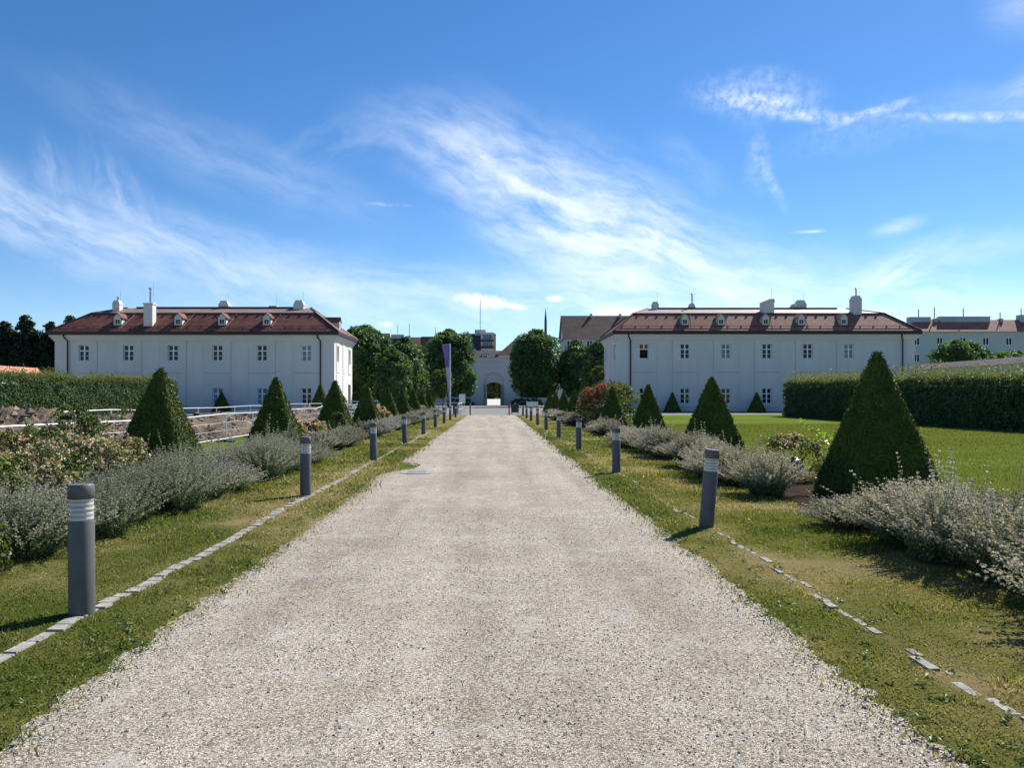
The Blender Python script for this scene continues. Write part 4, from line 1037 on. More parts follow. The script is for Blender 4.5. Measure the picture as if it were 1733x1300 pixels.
def trunk_mb(rng, h, r, limbs, spread):
    b = MB(); b.tube([(0, 0, -.1), (0, 0, .3), (.05 * h * rng.normal() * .3, .0, h * .6), (0, 0, h)], [r * 1.5, r, r * .85, r * .6], 9)
    for k in range(limbs):
        a = 2 * math.pi * k / limbs + rng.normal() * .3; z = h * rng.uniform(.6, .95)
        b.tube([(0, 0, z), (math.cos(a) * spread * .5, math.sin(a) * spread * .5, z + spread * .6), (math.cos(a) * spread, math.sin(a) * spread, z + spread * 1.1)], [r * .5, r * .35, r * .1], 6)
    return b
def tree(name, label, x, y, w, d, h, z0, shape, nb, nl, size, mat, seed, group=None, lump=.17, tr=.22, cat='tree', z=0):
    rng = np.random.default_rng(seed)
    r = empty(name, (x, y, z), label, cat, group)
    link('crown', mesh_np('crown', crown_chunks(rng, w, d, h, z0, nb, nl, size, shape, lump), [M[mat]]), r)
    trunk_mb(rng, z0 + h * .35, tr, 5, w * .22).build('trunk', M['bark'], r)
    return r
G = 'clipped linden trees along the avenue'
tree('linden_tree', 'large clipped linden with dark rounded crown at the gate, lawn side', 7.6, 130, 9.2, 10, 11.0, 1.9, 'box', 260, 17000, .46, 'linden', 1, G)
tree('linden_tree', 'clipped linden behind the big one, beside its lit edge', 14.2, 128, 5.6, 9, 9.0, 1.9, 'box', 170, 9000, .46, 'linden', 2, G)
tree('linden_tree', 'clipped linden touching the left end of the brown roofed house', 16.2, 112, 5.6, 8, 8.3, 1.8, 'box', 170, 9000, .42, 'linden', 3, G)
tree('linden_tree', 'clipped linden behind the banner pole with a sunlit side', -7.3, 125, 8.4, 9, 10.5, 2.0, 'box', 260, 17000, .46, 'linden', 4, G)
tree('linden_tree', 'lower linden between the banner tree and the big left one', -12.6, 108, 6.0, 9, 8.9, .8, 'box', 200, 12000, .42, 'linden', 5, G)
tree('linden_tree', 'tallest linden beside the sunlit end of the red roofed house', -17.6, 101, 8.2, 9, 9.9, .8, 'round', 240, 16000, .42, 'linden', 6, G)
tree('linden_tree', 'leafy linden overlapping the front of the tallest one', -12.7, 96, 4.6, 6, 7.2, .6, 'box', 160, 9000, .38, 'linden', 7, G)
tree('small_tree', 'small pale tree at the corner of the brown roofed house', 13.6, 96, 2.6, 3, 4.2, 1.2, 'round', 60, 2600, .3, 'mid_leaf', 8)
# trees beyond the garden walls
G2 = 'dark conifers behind the white garden wall'
for i, (px, yy, w, h, lab) in enumerate([(-63.0, 97, 5.6, 10.6, 'dark conifer at the outer edge behind the white garden wall'), (-60.4, 97, 5.4, 11.4, 'pointed dark conifer second from the edge behind the white garden wall'), (-62, 102, 9, 9.6, 'low dark conifer filling the gap behind the garden wall'), (-57.8, 98, 5.2, 10.7, 'dark conifer with narrow tip in the middle of its row'), (-55.2, 98, 5.8, 11.4, 'broad dark conifer next to the red roofed house'), (-57, 103, 10, 10.4, 'shorter dark conifer filling the back of the row'), (-52.5, 102, 8, 10.6, 'dark conifer half hidden behind the red roofed house')]):
    tree('conifer', lab, px, yy, w, w, h, .3, 'cone', 170, 8000, .4, 'dark_tree', 20 + i, G2, .2)
tree('round_tree', 'broad domed dark green tree behind the grey garden wall', 68.4, 110, 9.0, 9, 7.6, 1.6, 'dome', 200, 14000, .42, 'linden', 31)
tree('small_tree', 'slim yellow green tree beside the broad domed tree', 72.4, 101, 2.6, 2.6, 6.4, 1.6, 'cone', 70, 3000, .32, 'mid_leaf', 32)
tree('broad_tree', 'low spreading trees edge far beyond the grey garden wall', 86, 126, 12, 8, 7.5, 1.2, 'dome', 160, 8000, .5, 'linden', 33)
tree('broad_tree', 'low bushy tree at the frame edge beyond the garden wall', 90, 118, 9, 8, 8.2, 1.2, 'dome', 160, 8000, .5, 'linden', 34)
tree('broad_tree', 'greyish green tree rising beside the cream gable', -12.6, 205, 9, 8, 14.5, 3, 'round', 140, 7000, .6, 'far_wood', 35)
tree('broad_tree', 'sunny green tree seen through the gate passage', -1.2, 177, 5.5, 4, 4.6, 1.3, 'round', 120, 6000, .6, 'mid_leaf', 36)
tree('broad_tree', 'darker tree at the side of the view through the gate', 2.6, 179, 4.5, 4, 5.4, 1.3, 'round', 120, 5000, .5, 'mid_leaf', 37)
sp = tree('sapling', 'staked young tree with light green crown in front of the banner', -4.75, 71, 2.2, 2.2, 2.4, 1.75, 'round', 50, 2200, .22, 'mid_leaf', 38, lump=.22, tr=.05)
b = MB()
for dx, dy in ((-.35, -.2), (.35, -.2), (0, .4)): b.tube([(dx, dy, 0), (dx, dy, 1.9)], .04, 7)
b.build('support_stake', M['wood'], sp)
tree('sapling', 'young round headed tree on a bare stem by the gate wall', -3.5, 115, 2.2, 2.2, 3.6, 1.7, 'round', 50, 2400, .3, 'linden', 39, lump=.22, tr=.06)
tree('sapling', 'small leafy sapling peeping over the far yew pyramids', -6.2, 76, 1.6, 1.6, 1.8, 1.2, 'round', 30, 900, .2, 'mid_leaf', 40, lump=.25, tr=.04)

# ------------------------------------------------------------------ yew pyramids
def yew_mesh(rng, n, size, a=.72, h=2.2, rnd=0):
    """clipped four-sided pyramid: soft edges, dense short needles on its faces"""
    fr = rng.random(n) ** .5; z = h * (1 - fr)            # area-weighted heights
    face = rng.integers(0, 4, n); u = rng.uniform(-1, 1, n)
    half = np.minimum(a * (1 - z / h) + .03, a)
    p = 11.0 - 8.2 * rnd
    rad = (1 + np.abs(u) ** p) ** (-1 / p) * 1.06
    lx, ly = half * rad * u, half * rad
    ca = np.array([1, 0, -1, 0])[face]; sa = np.array([0, 1, 0, -1])[face]
    x = lx * ca - ly * sa; y = lx * sa + ly * ca
    q9 = u ** (9 - 6 * int(rnd > .5)); nx = -sa + ca * q9 * .8; ny = ca + sa * q9 * .8; nz = np.full(n, a / h)
    Nn = unit(np.stack([nx, ny, nz], -1))
    bum = .032 * (fbm(x * 2 + z, y * 2 - z * .7, 2.0, 3) - .5)
    C = np.stack([x, y, z], -1) + Nn * (bum + rng.normal(0, .017, n))[:, None]
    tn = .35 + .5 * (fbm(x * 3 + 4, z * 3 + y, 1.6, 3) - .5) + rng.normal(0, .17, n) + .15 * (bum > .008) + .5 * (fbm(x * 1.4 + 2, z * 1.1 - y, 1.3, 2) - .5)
    lean = Nn + rng.normal(size=(n, 3)) * .26
    V, F, t = leaves(C, lean, size * rng.uniform(.6, 1.5, n), rng, .38, tn)
    # stray tips
    m = int(n * .05); k = rng.integers(0, n, m); C2 = C[k] + Nn[k] * .018 + rng.normal(0, .01, (m, 3))
    V2, F2, t2 = leaves(C2, np.cross(Nn[k], rng.normal(size=(m, 3))), size * 1.5, rng, .3, .65 + rng.normal(0, .2, m))
    core = []
    for q in (0, .25, .5, .75, .985):
        hh = (a * (1 - q) + .015) * .97
        for j in range(16):
            g = 2 * math.pi * j / 16; c, s = math.cos(g), math.sin(g); k_ = (abs(c) ** p + abs(s) ** p) ** (-1 / p)
            core.append((hh * c * k_, hh * s * k_, q * h * .99))
    CF = [(i * 16 + j, i * 16 + (j + 1) % 16, (i + 1) * 16 + (j + 1) % 16, (i + 1) * 16 + j) for i in range(4) for j in range(16)]
    core = np.array(core)
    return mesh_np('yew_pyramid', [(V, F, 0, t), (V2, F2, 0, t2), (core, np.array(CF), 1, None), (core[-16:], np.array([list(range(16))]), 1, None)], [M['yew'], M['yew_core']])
ry = np.random.default_rng(5)
ym = [yew_mesh(ry, 60000, .052), yew_mesh(ry, 60000, .05, .70, 2.22, .75), yew_mesh(ry, 24000, .075), yew_mesh(ry, 24000, .075, .72, 2.2, .3), yew_mesh(ry, 12000, .10)]
ORD = ['nearest', 'second', 'third', 'fourth', 'fifth', 'sixth', 'seventh', 'eighth', 'ninth']
YG = 'clipped yew pyramids lining the path'
def yew(me, x, y, s, sz, rz, label, group):
    o = link('yew_pyramid', me, None, (x, y, 0)); o.scale = (s, s, sz); o.rotation_euler = (0, 0, rz)
    return tag(o, label, 'topiary', group)
for i, (x, y) in enumerate([(-6.2, 14.0), (-6.15, 21.3), (-6.1, 29), (-6.15, 36.6), (-6.15, 44), (-6.15, 51), (-6.15, 58), (-6.15, 65), (-6.1, 72)]):
    yew(ym[0] if i == 0 else ym[2] if i < 4 else ym[4], x, y, (.97, .98, 1, .98, 1, .97, 1, 1, .95)[i], (.985, 1.0, 1.04, 1.02, 1, 1, 1.02, .98, .95)[i], (0, R(90), 0, R(180), 0, R(90), 0, 0, 0)[i],
        f'clipped yew pyramid on the fenced dig side, {ORD[i]} from the camera' if i else 'clipped yew pyramid on the fenced dig side, the nearest and largest there', YG)
for i, (x, y) in enumerate([(6.3, 12.3), (6.3, 21.6), (6.3, 30.4), (6.3, 39.6), (6.3, 49.5), (6.3, 58), (6.3, 66.7), (6.35, 76), (6.4, 84)]):
    yew(ym[1] if i == 0 else ym[3] if i < 4 else ym[4], x, y, (1.03, 1.04, .93, .93, .92, .98, .98, 1, 1)[i], (1.065, 1.0, .98, 1.0, 1, 1.02, 1, 1, .98)[i], (R(8), 0, R(90), 0, 0, R(90), 0, 0, 0)[i],
        f'clipped yew pyramid on the open lawn side, {ORD[i]} from the camera' if i else 'clipped yew pyramid on the open lawn side, the nearest and largest of all', YG)
YB = 'small yew cones at the foot of the houses'
for (x, y, s, sz, lab) in [(20.0, 83.6, 1.05, 1.0, 'small yew cone against the brown roofed house, between its first lower windows'), (29.4, 83.6, 1.05, 1.0, 'small yew cone against the brown roofed house, near the fourth lower window'), (27.6, 68, 1.35, 1.35, 'yew cone standing at the end of the lawn hedge'),
                           (-28.4, 78.6, 1.1, 1.02, 'small yew cone before a curtained lower window of the red roofed house'), (-17.6, 76.5, 1.35, 1.35, 'tall yew cone at the corner of the red roofed house'), (14.3, 82.6, .8, 1.35, 'slim dark conifer cone at the corner of the brown roofed house'), (-34.9, 77.6, 1.2, 1.3, 'yew cone half hidden at the end of the dig side hedge')]:
    yew(ym[4], x, y, s, sz, 0, lab, YB)

# ------------------------------------------------------------------ hedges
def hedge(label, x, y0, y1, w, h, rng, dens, shoot_h, rise):
    r = empty('hedge', (x, (y0 + y1) / 2, 0), label, 'hedge'); ln = y1 - y0
    n = int(dens * (2 * h + w) * ln)
    f = rng.random(n) * (2 * h + w)
    yy = rng.uniform(-ln / 2, ln / 2, n)
    H = h + rise * (yy / ln) + .55 * (fbm(yy, yy * 0, .5, 4) - .5)
    side = np.where(f < h, -1, np.where(f < 2 * h, 1, 0))
    z = np.where(side == 0, H, np.where(side < 0, f, f - h) / h * H)
    xx = np.where(side == 0, rng.uniform(-w / 2, w / 2, n), side * w / 2)
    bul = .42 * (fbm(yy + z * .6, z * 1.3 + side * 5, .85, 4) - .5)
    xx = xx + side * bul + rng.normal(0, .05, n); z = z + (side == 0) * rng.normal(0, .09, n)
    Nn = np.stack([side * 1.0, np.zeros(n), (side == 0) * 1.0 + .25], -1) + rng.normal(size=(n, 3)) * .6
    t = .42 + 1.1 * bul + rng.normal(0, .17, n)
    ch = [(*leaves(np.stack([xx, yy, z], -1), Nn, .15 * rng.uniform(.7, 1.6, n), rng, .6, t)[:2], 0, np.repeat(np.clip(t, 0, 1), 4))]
    # end faces
    m = int(dens * w * h)
    for e in (-1, 1):
        C = np.stack([rng.uniform(-w / 2, w / 2, m), e * (ln / 2 + rng.normal(0, .06, m)), rng.uniform(0, h + rise * e / 2, m)], -1)
        V, F, tt = leaves(C, rng.normal(size=(m, 3)) * .6 + (0, e, .2), .13, rng, .6); ch.append((V, F, 0, tt))
    core = MB(); hw = w / 2 - .16
    zz0, zz1 = h - rise / 2 - .38, h + rise / 2 - .38
    P = [(-hw, -ln / 2 + .1, 0), (hw, -ln / 2 + .1, 0), (hw, ln / 2 - .1, 0), (-hw, ln / 2 - .1, 0), (-hw, -ln / 2 + .1, zz0), (hw, -ln / 2 + .1, zz0), (hw, ln / 2 - .1, zz1), (-hw, ln / 2 - .1, zz1)]
    ch.append((np.array(P), np.array([(0, 1, 5, 4), (1, 2, 6, 5), (2, 3, 7, 6), (3, 0, 4, 7), (4, 5, 6, 7)]), 0, np.full(8, .02)))
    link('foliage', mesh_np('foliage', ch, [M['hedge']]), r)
    m = int(ln * w * 110)
    yb = rng.uniform(-ln / 2, ln / 2, m); xb = rng.uniform(-w / 2 - .05, w / 2 + .05, m); hb = h + rise * yb / ln + .55 * (fbm(yb, yb * 0, .5, 4) - .5)
    sh = shoot_h * (.3 + rng.random(m) ** 1.8) * (.35 + 1.4 * fbm(xb, yb, .5, 3))
    q = 4; C = []; 
    fr = rng.random((m, q)); C = np.stack([xb[:, None] + rng.normal(0, .05, (m, q)), yb[:, None] + rng.normal(0, .05, (m, q)), hb[:, None] - .25 + fr * (sh[:, None] + .25)], -1).reshape(-1, 3)
    V, F, tt = leaves(C, rng.normal(size=(m * q, 3)) + (0, 0, .4), .12, rng, .45)
    link('new_shoots', mesh_np('new_shoots', [(V, F, 0, tt)], [M['shoots']]), r)
    return r
rh = np.random.default_rng(9)
hedge('tall unclipped hedge beyond the fenced dig, sunlit face', -32.3, 36, 74.5, 1.9, 2.95, rh, 150, .55, .35)
hedge('tall dark hedge with pale wispy top across the open lawn', 25.9, 27, 64.5, 1.9, 2.62, rh, 150, .75, .42)

# ------------------------------------------------------------------ catmint, roses, shrubs
def catmint_mesh(rng, ln, wd, hgt, stems, leaf=.028, spikes=10, lean_x=0.0, fl='catmint_flower', far_low=0.0):
    """a drift of catmint: arching stems with small grey leaves, flower whorls towards the tips"""
    nm = max(2, round(ln / 1.0)) ; nm2 = nm * (2 if wd > 1.7 else 1)
    my = np.concatenate([np.linspace(-ln / 2 + .6, ln / 2 - .6, nm) + rng.normal(0, .12, nm) for _ in range(nm2 // nm)])
    mx = np.concatenate([np.full(nm, o) + rng.normal(0, .10, nm) for o in ((-wd * .2, wd * .22) if nm2 > nm else (0,))])
    mr_ = rng.uniform(.44, .76, nm2); mh = hgt * rng.uniform(.62, 1.15, nm2) * (.55 + .6 * mr_); ct = rng.normal(0, .17, nm2); mh = mh * (1 - far_low * np.clip((my / ln + .05) / .45, 0, 1))
    w8 = mr_ ** 2; mi_ = rng.choice(nm2, stems, p=w8 / w8.sum()); s = stems
    r_ = np.sqrt(rng.random(s)); th = rng.uniform(0, 2 * math.pi, s)
    R0 = mr_[mi_]; bx = mx[mi_] + np.cos(th) * r_ * R0 * .42; by = my[mi_] + np.sin(th) * r_ * R0 * .42
    ang = th + rng.normal(0, .22, s); out = R0 * (.12 + .78 * r_ ** 1.5) * rng.uniform(.7, 1.2, s)
    hh = mh[mi_] * rng.uniform(.82, 1.12, s) * np.sqrt(np.clip(1.06 - .72 * r_ ** 2, .1, 1))
    tall = rng.random(s) < spikes / max(s, 1); hh = np.where(tall, hh * 1.35 + .10, hh)
    dx, dy = np.cos(ang) * out + lean_x * hh, np.sin(ang) * out
    def at(t): return np.stack([bx[:, None] + dx[:, None] * t ** 1.6, by[:, None] + dy[:, None] * t ** 1.6, hh[:, None] * (t - .12 * np.minimum(np.abs(dx) * 1.5, 1)[:, None] * t ** 2)], -1)
    ql, qf = 21, 36
    tl = rng.uniform(.05, .86, (s, ql)); PL = at(tl) + rng.normal(0, .021, (s, ql, 3)); PL[..., 2] = np.maximum(PL[..., 2], .01)
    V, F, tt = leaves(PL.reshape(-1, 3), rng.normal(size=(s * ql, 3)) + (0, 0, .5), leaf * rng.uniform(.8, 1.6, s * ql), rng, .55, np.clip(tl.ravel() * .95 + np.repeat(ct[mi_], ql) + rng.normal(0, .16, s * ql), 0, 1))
    wh = (np.floor(rng.uniform(0, 8, (s, qf)) ) + .5) / 8
    tf = .60 + .40 * wh + .0 * s; PF = at(tf) + rng.normal(0, 1, (s, qf, 3)) * np.array([.0105, .0105, .0035]) * (leaf / .03) * (1.35 - .7 * wh)[..., None]
    patch = np.repeat(fbm(bx * 1.3, by * 1.3, .9, 2), qf)
    V2, F2, t2 = leaves(PF.reshape(-1, 3), rng.normal(size=(s * qf, 3)) + (0, 0, .8), leaf * .62 * rng.uniform(.7, 1.5, s * qf), rng, .8, np.clip(patch * 1.2 - .1 + np.repeat(ct[mi_] * 1.4, qf) + rng.normal(0, .2, s * qf), 0, 1))
    # thin stems as slivers
    tg = np.array([0, .35, .7, 1.0]); PS = at(np.tile(tg, (s, 1))); w_ = .0022 * (leaf / .028)
    a = rng.uniform(0, 6.28, s); off = np.stack([np.cos(a), np.sin(a), 0 * a], -1)[:, None] * w_
    SV = np.stack([PS - off, PS + off], 2).reshape(-1, 3); i = np.arange(s)[:, None] * 8
    SF = np.concatenate([i + np.array([j * 2, j * 2 + 1, j * 2 + 3, j * 2 + 2]) for j in range(3)])
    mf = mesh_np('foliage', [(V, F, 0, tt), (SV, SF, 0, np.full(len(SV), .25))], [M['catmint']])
    return mf, mesh_np('flower_spikes', [(V2, F2, 0, t2)], [M[fl]])
CG = 'drifts of catmint between the yew pyramids'
def catmint(me, x, y, label, rz=0, s=1):
    o = empty('catmint', (x, y, 0), label, 'catmint', CG, rz); o.scale = (s, s, s)
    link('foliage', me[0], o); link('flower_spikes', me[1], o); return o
rc = np.random.default_rng(17)
catmint(catmint_mesh(rc, 5.6, 2.8, 1.02, 3500, .032, 130, far_low=.42), 4.95, 6.95, 'nearest silvery catmint mass under the first lawn side pyramid')
catmint(catmint_mesh(rc, 2.6, 2.2, .8, 1100, .031, 14), 4.8, 3.7, 'low catmint cut off by the frame edge, lawn side')
catmint(catmint_mesh(rc, 5.8, 1.5, .80, 2300, .032, 30), 4.5, 14.7, 'silvery catmint between the first two lawn side pyramids')
catmint(catmint_mesh(rc, 7.4, 1.7, .70, 1800, .042, 16), 4.65, 22.2, 'silvery catmint between the second and third lawn side pyramids')
mA = catmint_mesh(rc, 6.0, 1.7, .72, 900, .06, 12); mB = catmint_mesh(rc, 5.4, 1.7, .72, 500, .085, 10)
mC = catmint_mesh(rc, 6.4, 1.7, .70, 900, .06, 16, fl='catmint_dull'); mD = catmint_mesh(rc, 6.4, 1.7, .70, 560, .085, 12, fl='catmint_dull')
for i, (y, lab) in enumerate([(33.0, 'silvery catmint in front of the pink rose bush, lawn side'), (45.5, 'catmint drift just past the pink rose bush, lawn side'), (53.5, 'catmint drift between the fifth and sixth lawn side pyramids'), (62, 'last catmint drift before the white bench sign, lawn side')]):
    catmint(mA if i < 2 else mB, 4.9, y, lab, math.pi * (i % 2))
catmint(catmint_mesh(rc, 6.4, 1.8, .80, 2700, .031, 20, fl='catmint_dull'), -4.95, 10.2, 'large grey catmint mass behind the nearest bollard, dig side')
catmint(catmint_mesh(rc, 5.6, 1.8, .78, 2100, .032, 40, fl='catmint_dull'), -4.95, 16.8, 'grey catmint between the first two dig side pyramids')
catmint(catmint_mesh(rc, 6.4, 1.7, .74, 1600, .042, 24, fl='catmint_dull'), -4.95, 24.2, 'grey catmint between the second and third dig side pyramids')
for i, (y, lab) in enumerate([(32, 'grey catmint between the third and fourth dig side pyramids'), (39, 'grey catmint between the fourth and fifth dig side pyramids'), (46, 'grey catmint between the fifth and sixth dig side pyramids'), (53, 'grey catmint between the sixth and seventh dig side pyramids'), (60, 'last grey catmint drift before the banner pole, dig side')]):
    catmint(mC if i < 2 else mD, -4.95, y, lab, math.pi * (i % 2))

def bush(name, label, x, y, w, d, h, nb, nl, size, leaf, blossom, nf, fs, seed, cat='rose bush', lump=.24, group=None, top=.0, lean=0):
    rng = np.random.default_rng(seed); r = empty(name, (x, y, 0), label, cat, group)
    ch = crown_chunks(rng, w, d, h, .0, nb, nl, size, 'dome', lump)
    core = ch[1:]; ch = [ch[0]] + [(c[0] * np.array([.58, .58, .62]), c[1], c[2], c[3]) for c in core]
    link('foliage', mesh_np('foliage', ch, [M[leaf]]), r)
    if blossom:
        V = ch[0][0].reshape(-1, 4, 3).mean(1); 
        wgt = (fbm(V[:, 0] + seed, V[:, 1] + V[:, 2], 1.3, 2) > .45) * np.clip((V[:, 2] / h - top), .02, 1); wgt = wgt * (np.clip(.15 - V[:, 0] / w * 2.2, .02, 1) if lean else 1) + 1e-4
        k = rng.choice(len(V), nf, p=wgt / wgt.sum()); q = 5
        C = (V[k] + np.array([0, 0, .015]))[:, None] + rng.normal(0, fs * .28, (nf, q, 3))
        bt = np.repeat(rng.random(nf), q)
        Vf, Ff, tf = leaves(C.reshape(-1, 3), rng.normal(size=(nf * q, 3)) + (0, -.3, .6), fs * rng.uniform(.7, 1.3, nf * q), rng, .85, bt + rng.normal(0, .15, nf * q))
        link('blossoms', mesh_np('blossoms', [(Vf, Ff, 0, tf)], [M[blossom]]), r)
    b = MB()
    for k in range(7):
        a = rng.uniform(0, 6.28); b.tube([(0, 0, 0), (math.cos(a) * w * .15, math.sin(a) * d * .15, h * .5), (math.cos(a) * w * .3, math.sin(a) * d * .3, h * .85)], [.014, .011, .006], 5)
    b.build('stems', M['bark'], r)
    return r
RG = 'rose bushes in the planting beds'
bush('rose_bush', 'wide rose bush with cream blossoms before the nearest dig side pyramid', -7.5, 12.8, 3.0, 2.6, .92, 90, 11000, .06, 'rose_leaf', 'rose_cream', 1500, .05, 51, group=RG)
bush('rose_bush', 'faded peach rose bush tangled in the catmint, dig side', -6.0, 10.9, 1.7, 3.0, .92, 60, 5000, .05, 'rose_leaf', 'rose_pink', 620, .042, 52, group=RG)
bush('rose_bush', 'pinkish rose bush at the frame edge behind the first bollard', -5.5, 7.8, 1.5, 1.7, .84, 50, 4400, .045, 'rose_leaf', 'rose_pink', 600, .04, 53, group=RG)
bush('rose_bush', 'cream rose bush beside the second dig side pyramid', -6.3, 25.2, 1.5, 4.0, .72, 70, 6000, .075, 'rose_leaf', 'rose_cream', 800, .055, 54, group=RG)
bush('rose_bush', 'bright cream rose bush beside the fourth dig side pyramid', -6.2, 40.3, 1.6, 4.2, .95, 60, 4200, .09, 'rose_leaf', 'rose_cream', 800, .085, 55, group=RG)
bush('rose_bush', 'low cream rose bush far along the dig side bed', -6.0, 62, 1.6, 4.0, .8, 50, 2500, .11, 'rose_leaf', 'rose_cream', 300, .09, 56, group=RG)
bush('rose_bush', 'big rose bush with red and pink blooms on the lawn side', 6.8, 43.2, 4.2, 3.6, 2.15, 120, 12000, .11, 'mid_leaf', 'rose_red', 420, .10, 57, group=RG, top=.4, lean=-1)
bush('rose_bush', 'fading buff rose bush beside the lime leaved shoot', 5.9, 14.8, 1.3, 1.5, .75, 50, 4200, .045, 'rose_leaf', 'rose_cream', 340, .036, 58, group=RG)
bush('broadleaf_shrub', 'low dark green leafy clump at the frame edge behind the nearest bollard', -4.95, 6.3, 1.5, 2.2, .62, 50, 5200, .045, 'rose_leaf', None, 0, 0, 64, 'shrub')
bush('rose_bush', 'brownish faded rose bush in the catmint beyond the nearest bollard', -5.75, 9.4, 1.2, 1.6, .82, 50, 4200, .045, 'rose_leaf', 'rose_pink', 420, .036, 65, group=RG)
bush('broadleaf_shrub', 'green leafy shrub against the first dig side pyramid', -6.9, 12.2, 1.2, 1.0, 1.45, 40, 3000, .06, 'mid_leaf', None, 0, 0, 59, 'shrub')
bush('broadleaf_shrub', 'low green shrub beside the third dig side pyramid', -5.7, 27.6, .8, .8, .95, 24, 1200, .07, 'mid_leaf', None, 0, 0, 60, 'shrub')
bush('broadleaf_shrub', 'bushy green shrub between the fourth pyramid and the house end', -14.6, 70, 2.6, 2.0, 1.8, 40, 2200, .14, 'mid_leaf', None, 0, 0, 61, 'shrub')
bush('broadleaf_shrub', 'dark low planting at the foot of the gate wall, dig side', -6.6, 153, 6.5, 2, 1.3, 50, 2500, .3, 'linden', None, 0, 0, 62, 'shrub')
bush('broadleaf_shrub', 'dark low planting at the foot of the gate wall, lawn side', 6.8, 153, 7.5, 2, 1.3, 50, 2500, .3, 'linden', None, 0, 0, 63, 'shrub')

def sprays(name, label, x, y, arcs, leafmat, size, seed, cat='shrub'):
    rng = np.random.default_rng(seed); r = empty(name, (x, y, 0), label, cat)
    st = MB(); LC = []
    for (dx, dy, h, bend, n) in arcs:
        t = np.linspace(0, 1, 8); P = np.stack([dx * t ** bend, dy * t ** bend, h * (1 - (1 - t) ** 1.5)], -1)
        st.tube(P, np.linspace(.012, .004, 8), 5, cap=False)
        q = rng.uniform(.25, 1.0, n); C = np.stack([dx * q ** bend, dy * q ** bend, h * (1 - (1 - q) ** 1.5)], -1) + rng.normal(0, .045, (n, 3)); LC.append(C)
    C = np.concatenate(LC)
    st.build('stems', M['stem'], r)
    V, F, t = leaves(C, rng.normal(size=(len(C), 3)) + (0, 0, .6), size * rng.uniform(.6, 1.3, len(C)), rng, .6)
    link('foliage', mesh_np('foliage', [(V, F, 0, t)], [M[leafmat]]), r); return r
sprays('shrub_shoot', 'arching lime green shoot beside the nearest lawn side pyramid', 5.95, 12.9, [(-.62, .1, 1.16, 1.8, 60), (-.25, -.1, .95, 1.6, 70), (.02, -.15, .85, 1.3, 80), (-.5, -.4, .55, 1.4, 30), (-.1, -.4, .55, 1.4, 36)], 'lime_leaf', .075, 71)
sprays('shrub_shoot', 'green arching sprays crossing the nearest dig side pyramid', -6.9, 11.9, [(1.0, .3, 1.42, 1.2, 170), (.9, -.1, 1.15, 1.2, 130), (.45, .0, 1.35, 1.2, 120), (.75, -.3, .95, 1.2, 110), (-.5, 0, 1.2, 1.3, 90)], 'mid_leaf', .06, 72)
sprays('shrub_shoot', 'light green leafy tuft at the frame edge above the catmint, dig side', -6.1, 8.9, [(-.5, 0, .85, 1.3, 60), (.3, .1, .9, 1.3, 60), (-.1, .2, .8, 1.3, 40)], 'lime_leaf', .06, 73)
sprays('shrub_shoot', 'tiny lime green sprig poking from catmint, lawn side', 4.45, 13.2, [(-.12, 0, .36, 1.3, 16), (.1, 0, .34, 1.3, 14)], 'lime_leaf', .06, 74)

# ------------------------------------------------------------------ bollard lamps
def bollard_proto():
    r = empty('bollard_lamp', (0, 0, 0), 'x', 'bollard light', 'bollard lights along the gravel path')
    b = MB(); b.tube([(0, 0, -.03), (0, 0, .01), (0, 0, .69), (0, 0, .70)], [.088, .088, .088, .084], 28); b.build('post', M['bollard'], r, smooth=False)
    for p in r.children: p.data.polygons.foreach_set('use_smooth', [len(q.vertices) == 4 for q in p.data.polygons])
    l = MB(); l.tube([(0, 0, .702), (0, 0, .74), (0, 0, .755), (0, 0, .772), (0, 0, .80), (0, 0, .815), (0, 0, .832), (0, 0, .858)], [.082, .085, .080, .085, .085, .080, .085, .082], 28, cap=False); lo = l.build('lens', M['lens'], r, smooth=True)
    l = MB(); l.tube([(0, 0, .702), (0, 0, .858)], .03, 12); l.build('lamp_core', M['white_paint'], lo)
    c = MB(); c.tube([(0, 0, .859), (0, 0, .862), (0, 0, .955), (0, 0, .965)], [.084, .089, .089, .082], 28); co = c.build('cap', M['bollard'], r)
    co.data.polygons.foreach_set('use_smooth', [len(q.vertices) == 4 for q in co.data.polygons])
    return r
bp = bollard_proto()
first = True
rb = random.Random(4)
for side, xs, ys, zone in ((-1, -3.0, [5.5, 12.1, 18.8, 25.7, 32.3, 39.3, 46, 53, 60], 'fenced dig side'), (1, 2.6, [9.2, 15.8, 22.6, 29.4, 36.6, 43.5, 51, 58, 65], 'open lawn side')):
    for i, y in enumerate(ys):
        o = bp if first else copy_tree(bp); first = False
        o.location = (xs + .02 * rb.uniform(-1, 1), y, 0)
        o.rotation_euler = (R(rb.uniform(-.7, .7)), R(rb.uniform(-.8, .8)), rb.uniform(0, 6))
        o['label'] = f'dark grey bollard lamp with clear ring, {zone}, {ORD[i]} from the camera'
        if side > 0 and i == 0: o.rotation_euler = (R(1.0), R(4.2), 0); o['label'] = 'dark grey bollard lamp leaning away from the path, open lawn side, nearest'
        if side < 0 and i == 3: o.rotation_euler = (0, R(-1.5), 0)
for x, lab in ((-2.05, 'slim black post at the end of the gravel path, dig side'), (1.48, 'slim black post with red band at the end of the gravel path')):
    r = empty('barrier_post', (x, 68.0, 0), lab, 'post'); h = .92 if x < 0 else 1.25
    MB().tube([(0, 0, 0), (0, 0, h), (0, 0, h + .04)], [.055, .055, .03], 12).build('post', M['bin_dark'], r)
    if x > 0: MB().tube([(0, 0, .78), (0, 0, 1.08)], .12, 12).build('band', M['red_reflection_and_band'], r)

